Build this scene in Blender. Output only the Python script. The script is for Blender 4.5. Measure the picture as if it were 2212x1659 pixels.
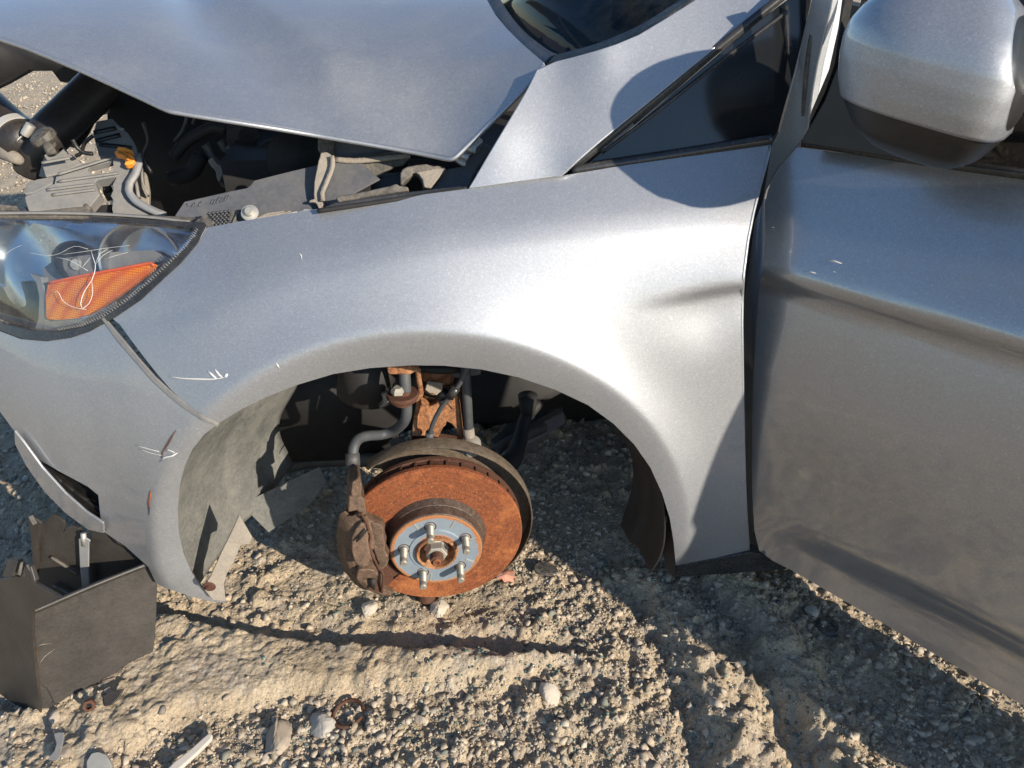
import bpy, bmesh, math, random
import numpy as np
from mathutils import Vector, Matrix, noise
from mathutils.geometry import delaunay_2d_cdt

random.seed(7); rng = np.random.default_rng(7)
SC = bpy.context.scene
COL = SC.collection
for o in list(bpy.data.objects): bpy.data.objects.remove(o)

# ------------------------------------------------------------------ camera
FOC = 1660.0                      # focal length in units of a 2212-wide picture
TH, YA = math.radians(32), math.radians(6)
def yaw(v):
    c, s = math.cos(YA), math.sin(YA)
    return np.array([v[0]*c+v[1]*s, v[1]*c-v[0]*s, v[2]])
RT, FW, UP = yaw((1,0,0)), yaw((0,math.cos(TH),-math.sin(TH))), yaw((0,math.sin(TH),math.cos(TH)))
def ray(x, y): return FW + RT*(x-1106)/FOC - UP*(y-829.5)/FOC
CAM = np.array([0,0,.18]) - 1.277*ray(943,1188)
cd = bpy.data.cameras.new('camera'); cam = bpy.data.objects.new('camera', cd); COL.objects.link(cam)
cd.sensor_fit = 'HORIZONTAL'; cd.sensor_width = 36; cd.lens = FOC/2212*36
cd.clip_start = .02; cd.clip_end = 900
cam.matrix_world = Matrix(((RT[0],UP[0],-FW[0],CAM[0]),(RT[1],UP[1],-FW[1],CAM[1]),(RT[2],UP[2],-FW[2],CAM[2]),(0,0,0,1)))
SC.camera = cam

# ------------------------------------------------------------------ light
LT = Vector((-.89, 1, -.53)).normalized()          # direction the sunlight travels
el = math.asin(-LT.z)
W = bpy.data.worlds.new("World"); SC.world = W; W.use_nodes = True
nt = W.node_tree; sky = nt.nodes.new('ShaderNodeTexSky'); sky.sky_type = 'NISHITA'
sky.sun_disc = False; sky.sun_elevation = el
sky.sun_rotation = math.atan2(-LT.x, -LT.y)
sky.air_density = 1.0; sky.dust_density = .15; sky.ozone_density = 3.2
bg = nt.nodes['Background']; nt.links.new(sky.outputs[0], bg.inputs[0]); bg.inputs[1].default_value = .12
sl = bpy.data.lights.new('sun', 'SUN'); sl.energy = 4.4; sl.angle = math.radians(.55); sl.color = (1, .90, .76)
so = bpy.data.objects.new('sun', sl); COL.objects.link(so)
so.rotation_euler = LT.to_track_quat('-Z', 'Y').to_euler()
SC.view_settings.view_transform = 'Standard'; SC.view_settings.look = 'None'
SC.view_settings.exposure = .70; SC.view_settings.gamma = 1; SC.view_settings.use_curve_mapping = False
SC.render.engine = 'CYCLES'

# ------------------------------------------------------------------ materials
class NT:
    def __init__(s, name):
        s.m = bpy.data.materials.new(name); s.m.use_nodes = True
        s.t = s.m.node_tree; s.b = s.t.nodes['Principled BSDF']; s.out = s.t.nodes['Material Output']
        s.co = s.t.nodes.new('ShaderNodeTexCoord').outputs['Object']
    def n(s, typ, **kw):
        k = s.t.nodes.new(typ)
        for a, v in kw.items():
            if a.startswith('i_'):
                key = a[2:].replace('_', ' ')
                s.put(k.inputs[key] if not key.isdigit() else k.inputs[int(key)], v)
            else: setattr(k, a, v)
        return k
    def put(s, sock, v):
        if isinstance(v, bpy.types.NodeSocket): s.t.links.new(v, sock)
        else: sock.default_value = v
    def noise(s, scale, detail=4, rough=.55, vec=None, dist=0):
        k = s.n('ShaderNodeTexNoise', i_Scale=scale, i_Detail=detail, i_Roughness=rough, i_Distortion=dist)
        s.put(k.inputs['Vector'], vec or s.co); return k.outputs['Fac']
    def voro(s, scale, feature='F1', vec=None, out='Distance'):
        k = s.n('ShaderNodeTexVoronoi', feature=feature, i_Scale=scale); s.put(k.inputs['Vector'], vec or s.co)
        return k.outputs[out]
    def ramp(s, fac, stops):
        k = s.n('ShaderNodeValToRGB'); s.put(k.inputs[0], fac); e = k.color_ramp.elements
        while len(e) < len(stops): e.new(.5)
        for q, (p, c) in zip(e, stops):
            q.position = p; q.color = (c, c, c, 1) if isinstance(c, (int, float)) else (*c, 1)
        return k.outputs[0]
    def mix(s, fac, a, b, mode='MIX'):
        k = s.n('ShaderNodeMix', data_type='RGBA', blend_type=mode); s.put(k.inputs[0], fac)
        for sock, v in ((k.inputs[6], a), (k.inputs[7], b)):
            if isinstance(v, tuple): v = (*v, 1) if len(v) == 3 else v
            s.put(sock, v)
        return k.outputs[2]
    def math(s, op, a, b=0):
        k = s.n('ShaderNodeMath', operation=op); s.put(k.inputs[0], a); s.put(k.inputs[1], b); return k.outputs[0]
    def bump(s, h, strength=.3, dist=.002, prev=None):
        k = s.n('ShaderNodeBump', i_Strength=strength, i_Distance=dist); s.put(k.inputs['Height'], h)
        if prev is not None: s.put(k.inputs['Normal'], prev)
        return k.outputs[0]
    def mapc(s, sc): 
        k = s.n('ShaderNodeMapping'); s.put(k.inputs['Vector'], s.co); k.inputs['Scale'].default_value = sc; return k.outputs[0]
    def set(s, **kw):
        for a, v in kw.items():
            a = a.replace('_', ' ')
            if isinstance(v, tuple) and len(v) == 3: v = (*v, 1)
            s.put(s.b.inputs[a], v)
        return s

def mat_paint(name='silver_paint', dust=.45, coatmix=1.0, rough=.50, spots=False):
    m = NT(name)
    fl = m.n('ShaderNodeTexVoronoi', feature='F1', i_Scale=620.0); m.put(fl.inputs['Vector'], m.co)
    flv = m.n('ShaderNodeSeparateColor'); m.put(flv.inputs[0], fl.outputs['Color'])
    base = m.mix(m.ramp(flv.outputs[0], [(0, 0.), (1, 1.)]), (.315,.328,.35), (.375,.388,.41))
    d = m.ramp(m.noise(6, 6, .7), [(.42, 0.), (.85, 1.)])
    grit = m.ramp(m.noise(190, 4, .75), [(.50, 0.), (.72, 1.)])
    vs = m.n('ShaderNodeTexVoronoi', feature='F1', i_Scale=70.0); m.put(vs.inputs['Vector'], m.co)
    spk = m.ramp(vs.outputs['Distance'], [(.0, 1.), (.04, 1.), (.07, 0.)])
    sc = m.n('ShaderNodeSeparateColor'); m.put(sc.inputs[0], vs.outputs['Color'])
    spk = m.math('MULTIPLY', spk, m.math('GREATER_THAN', sc.outputs[0], .78))
    stre = m.ramp(m.noise(7, 5, .6, vec=m.mapc((1.0, 1.0, .15))), [(.50, 0.), (.85, 1.)])
    fac = m.math('MULTIPLY', m.math('ADD', m.math('MULTIPLY', d, .18), m.math('ADD', m.math('MULTIPLY', grit, .22), m.math('ADD', m.math('MULTIPLY', stre, .20), .08))), dust)
    fac2 = m.math('MINIMUM', m.math('ADD', fac, m.math('MULTIPLY', spk, .05*dust)), .85)
    col = m.mix(fac2, base, (.40,.36,.31))
    if spots:      # dried splashes
        sp = m.ramp(m.noise(48, 3, .5, vec=m.mapc((1, 1, 1.5))), [(.60, 0.), (.68, 1.)])
        sp = m.math('MULTIPLY', sp, m.ramp(m.noise(5, 3, .5), [(.40, .25), (.62, 1.)]))
        sm = m.ramp(m.noise(9, 5, .65), [(.35, 0.), (.75, 1.)])
        col = m.mix(m.math('ADD', m.math('MULTIPLY', sp, .20), m.math('MULTIPLY', sm, .22)), col, (.36,.30,.24))
    glint = m.math('GREATER_THAN', flv.outputs[2], .965)
    col = m.mix(m.math('MULTIPLY', glint, .12), col, (.85,.87,.9))
    m.set(Base_Color=col, Metallic=m.math('SUBTRACT', .74, m.math('MULTIPLY', fac2, .70)),
          Roughness=m.math('ADD', rough, m.math('MULTIPLY', fac2, .35)),
          Coat_Weight=m.math('MULTIPLY', coatmix, m.math('SUBTRACT', .8, m.math('MULTIPLY', fac2, .6))), Coat_Roughness=.06, Coat_IOR=1.5)
    b = m.bump(flv.outputs[1], .07, .0005)
    b = m.bump(m.noise(4, 1), .03, .003, b)
    m.put(m.b.inputs['Normal'], b)
    m.put(m.b.inputs['Coat Normal'], m.bump(m.noise(420, 2), .02, .0003))
    return m.m
def mat_plain(name, c1, c2, rough=.6, scale=30, metal=0., bump=.25, bscale=250, dust=0., coat=0., dustc=(.36,.31,.25), bd=.001):
    m = NT(name)
    col = m.mix(m.ramp(m.noise(scale, 5, .65), [(.3, 0.), (.7, 1.)]), c1, c2)
    r = rough
    if dust > 0:
        f = m.math('MULTIPLY', m.ramp(m.math('ADD', m.math('MULTIPLY', m.noise(22, 7, .7), .7), m.math('MULTIPLY', m.noise(190, 3), .35)), [(.42, 0.), (.68, 1.)]), dust)
        col = m.mix(f, col, dustc); r = m.math('ADD', rough, m.math('MULTIPLY', f, .9-rough))
    m.set(Base_Color=col, Roughness=r, Metallic=metal, Coat_Weight=coat)
    m.put(m.b.inputs['Normal'], m.bump(m.noise(bscale, 3, .6), bump, bd))
    return m.m
def mat_rust(name, bright=1.0, grain=420, cols=None, rough=.85, metal=.1, rings=False):
    m = NT(name)
    a, b, c = cols or ((.105,.026,.009), (.27,.070,.016), (.46,.150,.035))
    n1 = m.noise(grain*.55, 5, .85); n2 = m.noise(15, 6, .7)
    f1 = m.ramp(n1, [(.40, 0.), (.60, 1.)])
    if rings:      # faint turning marks and blotches that follow them
        sx = m.n('ShaderNodeSeparateXYZ'); m.put(sx.inputs[0], m.co)
        r = m.math('SQRT', m.math('ADD', m.math('MULTIPLY', sx.outputs[0], sx.outputs[0]), m.math('MULTIPLY', sx.outputs[2], sx.outputs[2])))
        cv = m.n('ShaderNodeCombineXYZ'); m.put(cv.inputs[0], m.math('MULTIPLY', r, 60.)); m.put(cv.inputs[1], m.math('MULTIPLY', m.math('ARCTAN2', sx.outputs[2], sx.outputs[0]), .8))
        rn = m.noise(3.0, 4, .6, vec=cv.outputs[0])
        f1 = m.math('MINIMUM', m.math('ADD', m.math('MULTIPLY', f1, .75), m.math('MULTIPLY', m.ramp(rn, [(.35, 0.), (.7, 1.)]), .45)), 1.)
    col = m.mix(f1, tuple(x*bright for x in a), tuple(x*bright for x in b))
    col = m.mix(m.math('MULTIPLY', m.ramp(n2, [(.50, 0.), (.74, 1.)]), .8), col, tuple(x*bright for x in c))
    col = m.mix(m.ramp(m.noise(420, 2, .7), [(.64, 0.), (.72, .7)]), col, (.50*bright,.30*bright,.16*bright))
    m.set(Base_Color=col, Roughness=rough, Metallic=metal)
    m.put(m.b.inputs['Normal'], m.bump(m.math('ADD', n1, m.math('MULTIPLY', n2, .6)), .7, .0018))
    return m.m

def mat_metalrust(name, base, spread=(.50,.60), metal=.5, rough=.5, radial=None):
    # painted or bare metal with rust patches with a torn outline
    m = NT(name)
    n = m.noise(26, 8, .75)
    if radial:
        # more rust near chosen radii (object Y axis is the axle)
        sx = m.n('ShaderNodeSeparateXYZ'); m.put(sx.inputs[0], m.co)
        r = m.math('SQRT', m.math('ADD', m.math('MULTIPLY', sx.outputs[0], sx.outputs[0]), m.math('MULTIPLY', sx.outputs[2], sx.outputs[2])))
        add = m.ramp(m.math('MULTIPLY', r, 10.), radial); n = m.math('ADD', m.math('MULTIPLY', n, .6), m.math('MULTIPLY', add, .45))
    f = m.ramp(n, [(spread[0], 0.), (spread[1], 1.)])
    rc = m.mix(m.noise(300, 4, .8), (.16,.05,.02), (.50,.22,.08))
    bc = m.mix(m.noise(60, 6, .7), tuple(x*.8 for x in base), tuple(min(1, x*1.15) for x in base))
    m.set(Base_Color=m.mix(f, bc, rc), Roughness=m.math('ADD', rough, m.math('MULTIPLY', f, .4)), Metallic=m.math('MULTIPLY', m.math('SUBTRACT', 1., f), metal))
    m.put(m.b.inputs['Normal'], m.bump(m.math('ADD', f, m.noise(350, 3)), .35, .0008))
    return m.m

M = {}
M['paint'] = mat_paint()
M['paint_dirty'] = mat_paint('silver_paint_dusty', dust=.8)
M['black'] = mat_plain('black_plastic', (.009,.009,.009), (.015,.014,.014), .42, dust=.05, dustc=(.14,.12,.10))
M['black_clean'] = mat_plain('black_gloss', (.010,.011,.012), (.014,.015,.016), .10, bump=.01, bscale=40)
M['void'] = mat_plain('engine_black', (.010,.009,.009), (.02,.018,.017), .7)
M['trim'] = mat_plain('satin_black_trim', (.018,.019,.021), (.026,.027,.028), .25, bump=.05, dust=.07)
M['seal'] = mat_plain('rubber_seal', (.02,.02,.02), (.035,.033,.03), .55, dust=.5)
M['greyplastic'] = mat_plain('grey_plastic', (.15,.15,.15), (.20,.195,.185), .6, scale=45, dust=.6, dustc=(.27,.245,.21))
M['bluegrey'] = mat_plain('blue_grey_metal', (.22,.24,.26), (.30,.31,.32), .45, metal=.2, dust=.5)
M['dusty'] = mat_plain('dusty_rubber', (.05,.048,.042), (.09,.082,.07), .85, dust=.9, dustc=(.22,.19,.155), bump=.5, bd=.002)
M['dusty_light'] = mat_plain('dusty_flap', (.19,.165,.135), (.26,.225,.185), .9, dust=.6, dustc=(.33,.28,.22), bump=.5, bd=.003)
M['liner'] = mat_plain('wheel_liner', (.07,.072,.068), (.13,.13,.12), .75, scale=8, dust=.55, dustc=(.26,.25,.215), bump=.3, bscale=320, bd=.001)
M['box'] = mat_plain('worn_black_plastic', (.022,.020,.018), (.038,.034,.030), .45, scale=12, dust=.16, dustc=(.15,.125,.10), bump=.35)
M['under'] = mat_plain('chassis_steel', (.035,.038,.042), (.07,.073,.078), .5, metal=.3, dust=.5, dustc=(.16,.14,.12))
M['apron'] = mat_plain('apron_panel', (.06,.065,.075), (.085,.09,.10), .6, dust=.4, dustc=(.17,.15,.13))
M['orange'] = mat_plain('orange_clip', (.80,.27,.03), (.85,.33,.05), .5, bump=.1)
M['steel'] = mat_plain('zinc_steel', (.42,.40,.35), (.58,.55,.48), .45, metal=.6, dust=.5)
M['silverclip'] = mat_plain('bare_steel', (.55,.53,.48), (.66,.63,.58), .42, metal=.35, dust=.35)
M['chrome'] = mat_plain('chrome_reflector', (.50,.52,.54), (.60,.60,.60), .20, metal=1., bump=.15, bscale=18, bd=.004, dust=.12)
M['rust'] = mat_rust('rotor_rust', 1.12, rings=True, cols=((.085,.026,.012), (.25,.070,.020), (.44,.155,.045)))
M['rust_dark'] = mat_rust('rust_dark', .42, cols=((.16,.06,.035), (.24,.10,.055), (.34,.17,.10)))
M['rust_knuckle'] = mat_rust('rust_flaky', .95, grain=210, cols=((.14,.06,.03), (.42,.18,.07), (.62,.38,.22)))
M['caliper'] = mat_rust('caliper_iron', 1., grain=260, cols=((.075,.045,.030), (.15,.098,.065), (.22,.14,.095)), metal=.25, rough=.65)
M['shieldmat'] = mat_rust('shield_iron', 1., grain=160, cols=((.12,.095,.07), (.20,.16,.12), (.17,.095,.05)), metal=.35, rough=.6)
M['hub'] = mat_metalrust('hub_face', (.30,.36,.41), (.50,.56), .45, .5,
      radial=[(0., 1.), (.33, .75), (.40, .22), (.66, .22), (.735, .78), (.78, 1.)])
M['hub2'] = mat_rust('hub_step', 1., grain=200, cols=((.07,.05,.04), (.13,.10,.08), (.20,.13,.08)), metal=.4, rough=.5)
M['stud'] = mat_plain('wheel_stud', (.24,.22,.18), (.40,.36,.29), .5, metal=.5, scale=200)
M['scratch'] = mat_plain('bare_primer', (.55,.54,.51), (.70,.68,.65), .6)
M['hose'] = mat_plain('brake_hose', (.045,.048,.052), (.075,.078,.082), .6)
M['duct'] = mat_plain('intake_duct', (.018,.015,.015), (.028,.024,.023), .40, dust=.2, dustc=(.10,.085,.07))

def mat_glass(name, tint, alpha, rough=.02, ior=1.5):
    # clear cover: part of the light goes straight through, the rest reflects by angle
    m = NT(name)
    tr = m.n('ShaderNodeBsdfTransparent'); tr.inputs[0].default_value = (*tint, 1)
    gl = m.n('ShaderNodeBsdfGlossy'); gl.inputs['Roughness'].default_value = rough
    df = m.n('ShaderNodeBsdfDiffuse'); df.inputs[0].default_value = (.38,.36,.33,1)
    bf = m.n('ShaderNodeNewGeometry').outputs['Backfacing']      # same reflectance from both sides of the sheet
    fr = m.n('ShaderNodeFresnel'); m.put(fr.inputs[0], m.math('ADD', ior, m.math('MULTIPLY', bf, 1/ior-ior)))
    ms = m.n('ShaderNodeMixShader'); m.put(ms.inputs[0], fr.outputs[0]); m.put(ms.inputs[1], tr.outputs[0]); m.put(ms.inputs[2], gl.outputs[0])
    haze = m.math('MULTIPLY', m.ramp(m.noise(26, 6, .7), [(.40, 0.), (.75, 1.)]), alpha)
    ms2 = m.n('ShaderNodeMixShader'); m.put(ms2.inputs[0], haze); m.put(ms2.inputs[1], ms.outputs[0]); m.put(ms2.inputs[2], df.outputs[0])
    m.put(m.out.inputs[0], ms2.outputs[0]); m.put(gl.inputs['Normal'], m.bump(m.noise(16, 3), .10, .003))
    return m.m
M['lens'] = mat_glass('headlight_lens', (.95,.96,.97), .08)
M['windglass'] = mat_glass('windshield_glass', (.10,.14,.17), .04, rough=.01, ior=1.30)
def mat_amber():
    m = NT('amber_reflector')
    v = m.n('ShaderNodeTexVoronoi', feature='F1', i_Scale=330.0, i_Randomness=.12); m.put(v.inputs['Vector'], m.mapc((1,.25,1)))
    big = m.n('ShaderNodeTexVoronoi', feature='F1', i_Scale=16.0); m.put(big.inputs['Vector'], m.co)
    tone = m.ramp(big.outputs['Color'], [(0, (.80,.22,.003)), (.5, (.98,.40,.008)), (1, (.92,.30,.005))])
    col = m.mix(m.ramp(v.outputs['Distance'], [(.15, 0.), (.6, 1.)]), tone, (.60,.10,.003))
    m.set(Base_Color=col, Roughness=.22, Coat_Weight=.0, Specular_IOR_Level=.25)
    m.put(m.b.inputs['Normal'], m.bump(v.outputs['Distance'], .5, .0015)); return m.m
M['amber'] = mat_amber()
def mat_ground():
    m = NT('packed_dirt')
    a = m.ramp(m.noise(7, 8, .65), [(.3, (.46,.36,.235)), (.5, (.58,.465,.315)), (.72, (.64,.53,.375))])
    gr = m.noise(330, 5, .8)
    col = m.mix(m.math('MULTIPLY', m.ramp(gr, [(.38, 1.), (.60, 0.)]), .55), a, (.16,.12,.09))
    pe = m.n('ShaderNodeTexVoronoi', feature='F1', i_Scale=150.0); m.put(pe.inputs['Vector'], m.co)
    pc = m.ramp(pe.outputs['Color'], [(0, (.24,.19,.15)), (.5, (.40,.33,.25)), (1, (.50,.46,.40))])
    col = m.mix(m.math('MULTIPLY', m.ramp(m.noise(12, 4, .6), [(.48, 0.), (.62, 1.)]), .7), col, pc)
    m.set(Base_Color=col, Roughness=.95, Specular_IOR_Level=.15)
    b = m.bump(gr, .8, .004)
    b = m.bump(m.ramp(pe.outputs['Distance'], [(0, 1.), (.7, 0.)]), .5, .003, b)
    m.put(m.b.inputs['Normal'], b); return m.m
M['ground'] = mat_ground()
def mat_stone(name, cols, rough=.85):
    m = NT(name)
    gi = m.n('ShaderNodeNewGeometry').outputs['Random Per Island']
    col = m.ramp(gi, [(i/(len(cols)-1), c) for i, c in enumerate(cols)])
    col = m.mix(m.math('MULTIPLY', m.noise(240, 4, .7), .5), col, (.20,.16,.12))
    m.set(Base_Color=col, Roughness=rough)
    m.put(m.b.inputs['Normal'], m.bump(m.noise(380, 3, .7), .5, .0015)); return m.m
M['gravel'] = mat_stone('gravel', [(.28,.22,.15), (.50,.40,.28), (.58,.48,.36), (.42,.34,.24), (.62,.55,.44), (.48,.37,.25), (.20,.18,.15), (.54,.45,.33), (.12,.15,.13), (.60,.50,.38)])
M['stone'] = mat_stone('pale_stone', [(.42,.345,.26), (.48,.40,.31), (.36,.295,.225)])
def mat_single(name, c, rough=.8, **kw): return mat_plain(name, tuple(x*.85 for x in c), tuple(min(1,x*1.12) for x in c), rough, **kw)
M['stone_white'] = mat_single('white_stone', (.47,.41,.33))
M['stone_grey'] = mat_single('grey_stone', (.36,.33,.29))
M['glasschip'] = mat_plain('green_glass', (.09,.13,.11), (.13,.19,.165), .12, bump=.1)
M['leaf'] = mat_single('dry_leaf', (.50,.22,.15))

# ------------------------------------------------------------------ helpers
def tag(o, label=None, cat=None, group=None, kind=None):
    for k, v in (('label', label), ('category', cat), ('group', group), ('kind', kind)):
        if v: o[k] = v
    return o
def empty(name, loc=(0,0,0), label=None, cat=None, group=None):
    o = bpy.data.objects.new(name, None); COL.objects.link(o); o.location = loc; o.empty_display_size = .05
    return tag(o, label, cat, group)
def wmat(o):
    return (wmat(o.parent) @ o.matrix_parent_inverse @ o.matrix_basis) if o.parent else o.matrix_basis.copy()
def link(name, me, mat, parent=None, smooth=True):
    o = bpy.data.objects.new(name, me); COL.objects.link(o)
    if mat is not None and not me.materials: me.materials.append(M[mat] if isinstance(mat, str) else mat)
    if smooth: me.polygons.foreach_set('use_smooth', [True]*len(me.polygons))
    if parent is not None:
        o.parent = parent
        o.matrix_parent_inverse = wmat(parent).inverted()
    return o
def mods(o, thick=None, bevel=None, subsurf=None, off=-1, seg=2, ang=50):
    if thick:
        s = o.modifiers.new('solid', 'SOLIDIFY'); s.thickness = thick; s.offset = off
    if bevel:
        b = o.modifiers.new('bevel', 'BEVEL'); b.width = bevel; b.segments = seg; b.limit_method = 'ANGLE'
        b.angle_limit = math.radians(ang); b.harden_normals = True
    if subsurf:
        s = o.modifiers.new('sub', 'SUBSURF'); s.levels = s.render_levels = subsurf
    return o
def densify(pts, step, smooth=False, closed=True):
    pts = [np.array(p, float) for p in pts]; n = len(pts); out = []
    for i in range(n if closed else n-1):
        p1, p2 = pts[i], pts[(i+1) % n]
        k = max(1, int(np.linalg.norm(p2[:2]-p1[:2])/step))
        if smooth:
            p0 = pts[i-1] if (closed or i > 0) else p1*2-p2
            p3 = pts[(i+2) % n] if (closed or i+2 < n) else p2*2-p1
        for j in range(k):
            t = j/k
            if smooth:
                q = .5*((2*p1)+(p2-p0)*t+(2*p0-5*p1+4*p2-p3)*t*t+(3*p1-p0-3*p2+p3)*t**3)
            else: q = p1+(p2-p1)*t
            out.append(q)
    if not closed: out.append(pts[-1])
    return out
def sstep(a, b, x):
    t = np.clip((x-a)/(b-a), 0, 1); return t*t*(3-2*t)
def soft(x, w): return .5*(x+np.sqrt(x*x+w*w))        # smooth max(x, 0)

def tps_fit(X, Y, Z, lam=2e-4):
    n = len(X); r = np.hypot(X[:,None]-X, Y[:,None]-Y); K = np.where(r > 0, r*r*np.log(r+1e-12), 0)+lam*np.eye(n)
    Pm = np.stack([np.ones(n), X, Y], 1); A = np.block([[K, Pm], [Pm.T, np.zeros((3,3))]]); w = np.linalg.solve(A, np.append(Z, [0,0,0]))
    def f(u, v):
        u = np.asarray(u, float); v = np.asarray(v, float); s = w[n]+w[n+1]*u+w[n+2]*v
        for i in range(n):
            rr = (u-X[i])**2+(v-Y[i])**2+1e-12; s = s+w[i]*rr*.5*np.log(rr)
        return s
    return f
# a surface is w = f(u, v) in an orthonormal frame (o; eu, ev, ew)
class Surf:
    def __init__(s, f, o=(0,0,0), eu=(1,0,0), ev=(0,0,1), ew=(0,1,0)):
        s.f = f; s.o = np.array(o, float); s.E = np.array([eu, ev, ew], float)
    def loc(s, P): return s.E @ (np.asarray(P, float)-s.o)
    def g(s, P): q = s.loc(P); return q[2]-float(s.f(q[0], q[1]))
    def to3(s, u, v, off=0.): return s.o+s.E.T @ np.array([u, v, float(s.f(u, v))+off])
    def hit(s, x, y, t0=.25, t1=3.2):
        d = ray(x, y); a, b = t0, t1
        for n in (90, 24, 24):
            ts = np.linspace(a, b, n); q = (CAM+ts[:,None]*d-s.o) @ s.E.T; g = q[:,2]-s.f(q[:,0], q[:,1])
            k = np.nonzero(g[:-1]*g[1:] <= 0)[0]
            if not len(k): raise RuntimeError('no hit %s %s' % (x, y))
            k = k[0]; a, b, ga, gb = ts[k], ts[k+1], g[k], g[k+1]
        return CAM+d*(a-(b-a)*ga/(gb-ga) if gb != ga else a)
def plane(p0, n):
    n = np.array(n, float); n /= np.linalg.norm(n)
    up = np.array([0, 0, 1.]) if abs(n[2]) < .9 else np.array([0, 1., 0])
    eu = np.cross(up, n); eu /= np.linalg.norm(eu); ev = np.cross(n, eu)
    return Surf(lambda u, v: 0.*u, p0, eu, ev, n)
def panel(name, outline, S, mat, parent, step=.012, thick=.0035, bevel=.0013, smooth=False, off=0., holes=(), inward=1):
    """sheet cut to an outline seen from the camera, lying on surface S"""
    loops = []; allv = []
    for L in [outline]+list(holes):
        pts = [S.loc(S.hit(p[0], p[1])) for p in densify(L, 14, smooth)]
        loops.append([Vector((p[0], p[1])) for p in pts])
    verts, edges = [], []
    for L in loops:
        b = len(verts); verts += L; edges += [(b+i, b+(i+1) % len(L)) for i in range(len(L))]
    A = np.array([[p.x, p.y] for p in loops[0]]); lo, hi = A.min(0), A.max(0)
    U, V = np.meshgrid(np.arange(lo[0]+step*.5, hi[0], step), np.arange(lo[1]+step*.5, hi[1], step))
    P = np.stack([U.ravel(), V.ravel()], 1)
    def inside(P, A):
        c = np.zeros(len(P), bool); B = np.roll(A, -1, 0)
        for (x1, y1), (x2, y2) in zip(A, B):
            if y1 == y2: continue
            m = ((y1 > P[:,1]) != (y2 > P[:,1])) & (P[:,0] < (x2-x1)*(P[:,1]-y1)/(y2-y1)+x1); c ^= m
        return c
    allb = np.concatenate([np.array([[p.x, p.y] for p in L]) for L in loops])
    P = P[inside(P, A)]
    for L in loops[1:]: P = P[~inside(P, np.array([[p.x, p.y] for p in L]))]
    if len(P):
        dmin = np.full(len(P), 9.)
        for q in allb: dmin = np.minimum(dmin, np.hypot(P[:,0]-q[0], P[:,1]-q[1]))
        P = P[dmin > step*.45]
    verts += [Vector((float(a), float(b))) for a, b in P]
    # an otherwise unused edge list keeps the loops; hole faces are dropped by centre
    vo, eo, fo, *_ = delaunay_2d_cdt(verts, edges, [], 1, 1e-6)
    hA = [np.array([[p.x, p.y] for p in L]) for L in loops[1:]]
    C_ = np.array([[sum(vo[i].x for i in f)/len(f), sum(vo[i].y for i in f)/len(f)] for f in fo])
    ok = inside(C_, A)
    for h in hA: ok &= ~inside(C_, h)
    faces = [list(f) for f, q in zip(fo, ok) if q]
    me = bpy.data.meshes.new(name)
    uv = np.array([v[:] for v in vo]); co = S.o+np.stack([uv[:,0], uv[:,1], np.broadcast_to(S.f(uv[:,0], uv[:,1]), (len(uv),))+off], 1) @ S.E
    me.from_pydata([tuple(c) for c in co], [], faces)
    # face normals towards the camera
    bm = bmesh.new(); bm.from_mesh(me); bmesh.ops.recalc_face_normals(bm, faces=bm.faces)
    bm.faces.ensure_lookup_table()
    s = sum(f.normal.dot(Vector(CAM)-f.calc_center_median())*f.calc_area() for f in bm.faces)
    if s < 0: bmesh.ops.reverse_faces(bm, faces=bm.faces)
    bm.to_mesh(me); bm.free()
    o = link(name, me, mat, parent)
    return mods(o, thick, bevel)
def slab(name, outline, pl, mat, parent, thick=.01, bevel=.0015, smooth=False, step=26, seg=2):
    """plate of real thickness: outline on a plane, thickness away from the camera"""
    pts = [pl.hit(p[0], p[1]) for p in (densify(outline, step, True) if smooth else outline)]
    c = sum(pts)/len(pts); n = pl.E[2]*(1 if np.dot(pl.E[2], c-CAM) > 0 else -1)
    bm = bmesh.new(); vs = [bm.verts.new(p) for p in pts]; f = bm.faces.new(vs); f.normal_update()
    r = bmesh.ops.extrude_face_region(bm, geom=[f]); 
    bmesh.ops.translate(bm, verts=[v for v in r['geom'] if isinstance(v, bmesh.types.BMVert)], vec=Vector(n*thick))
    bmesh.ops.recalc_face_normals(bm, faces=bm.faces)
    me = bpy.data.meshes.new(name); bm.to_mesh(me); bm.free()
    o = link(name, me, mat, parent)
    return mods(o, bevel=bevel, seg=seg, ang=35) if bevel else o
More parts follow.
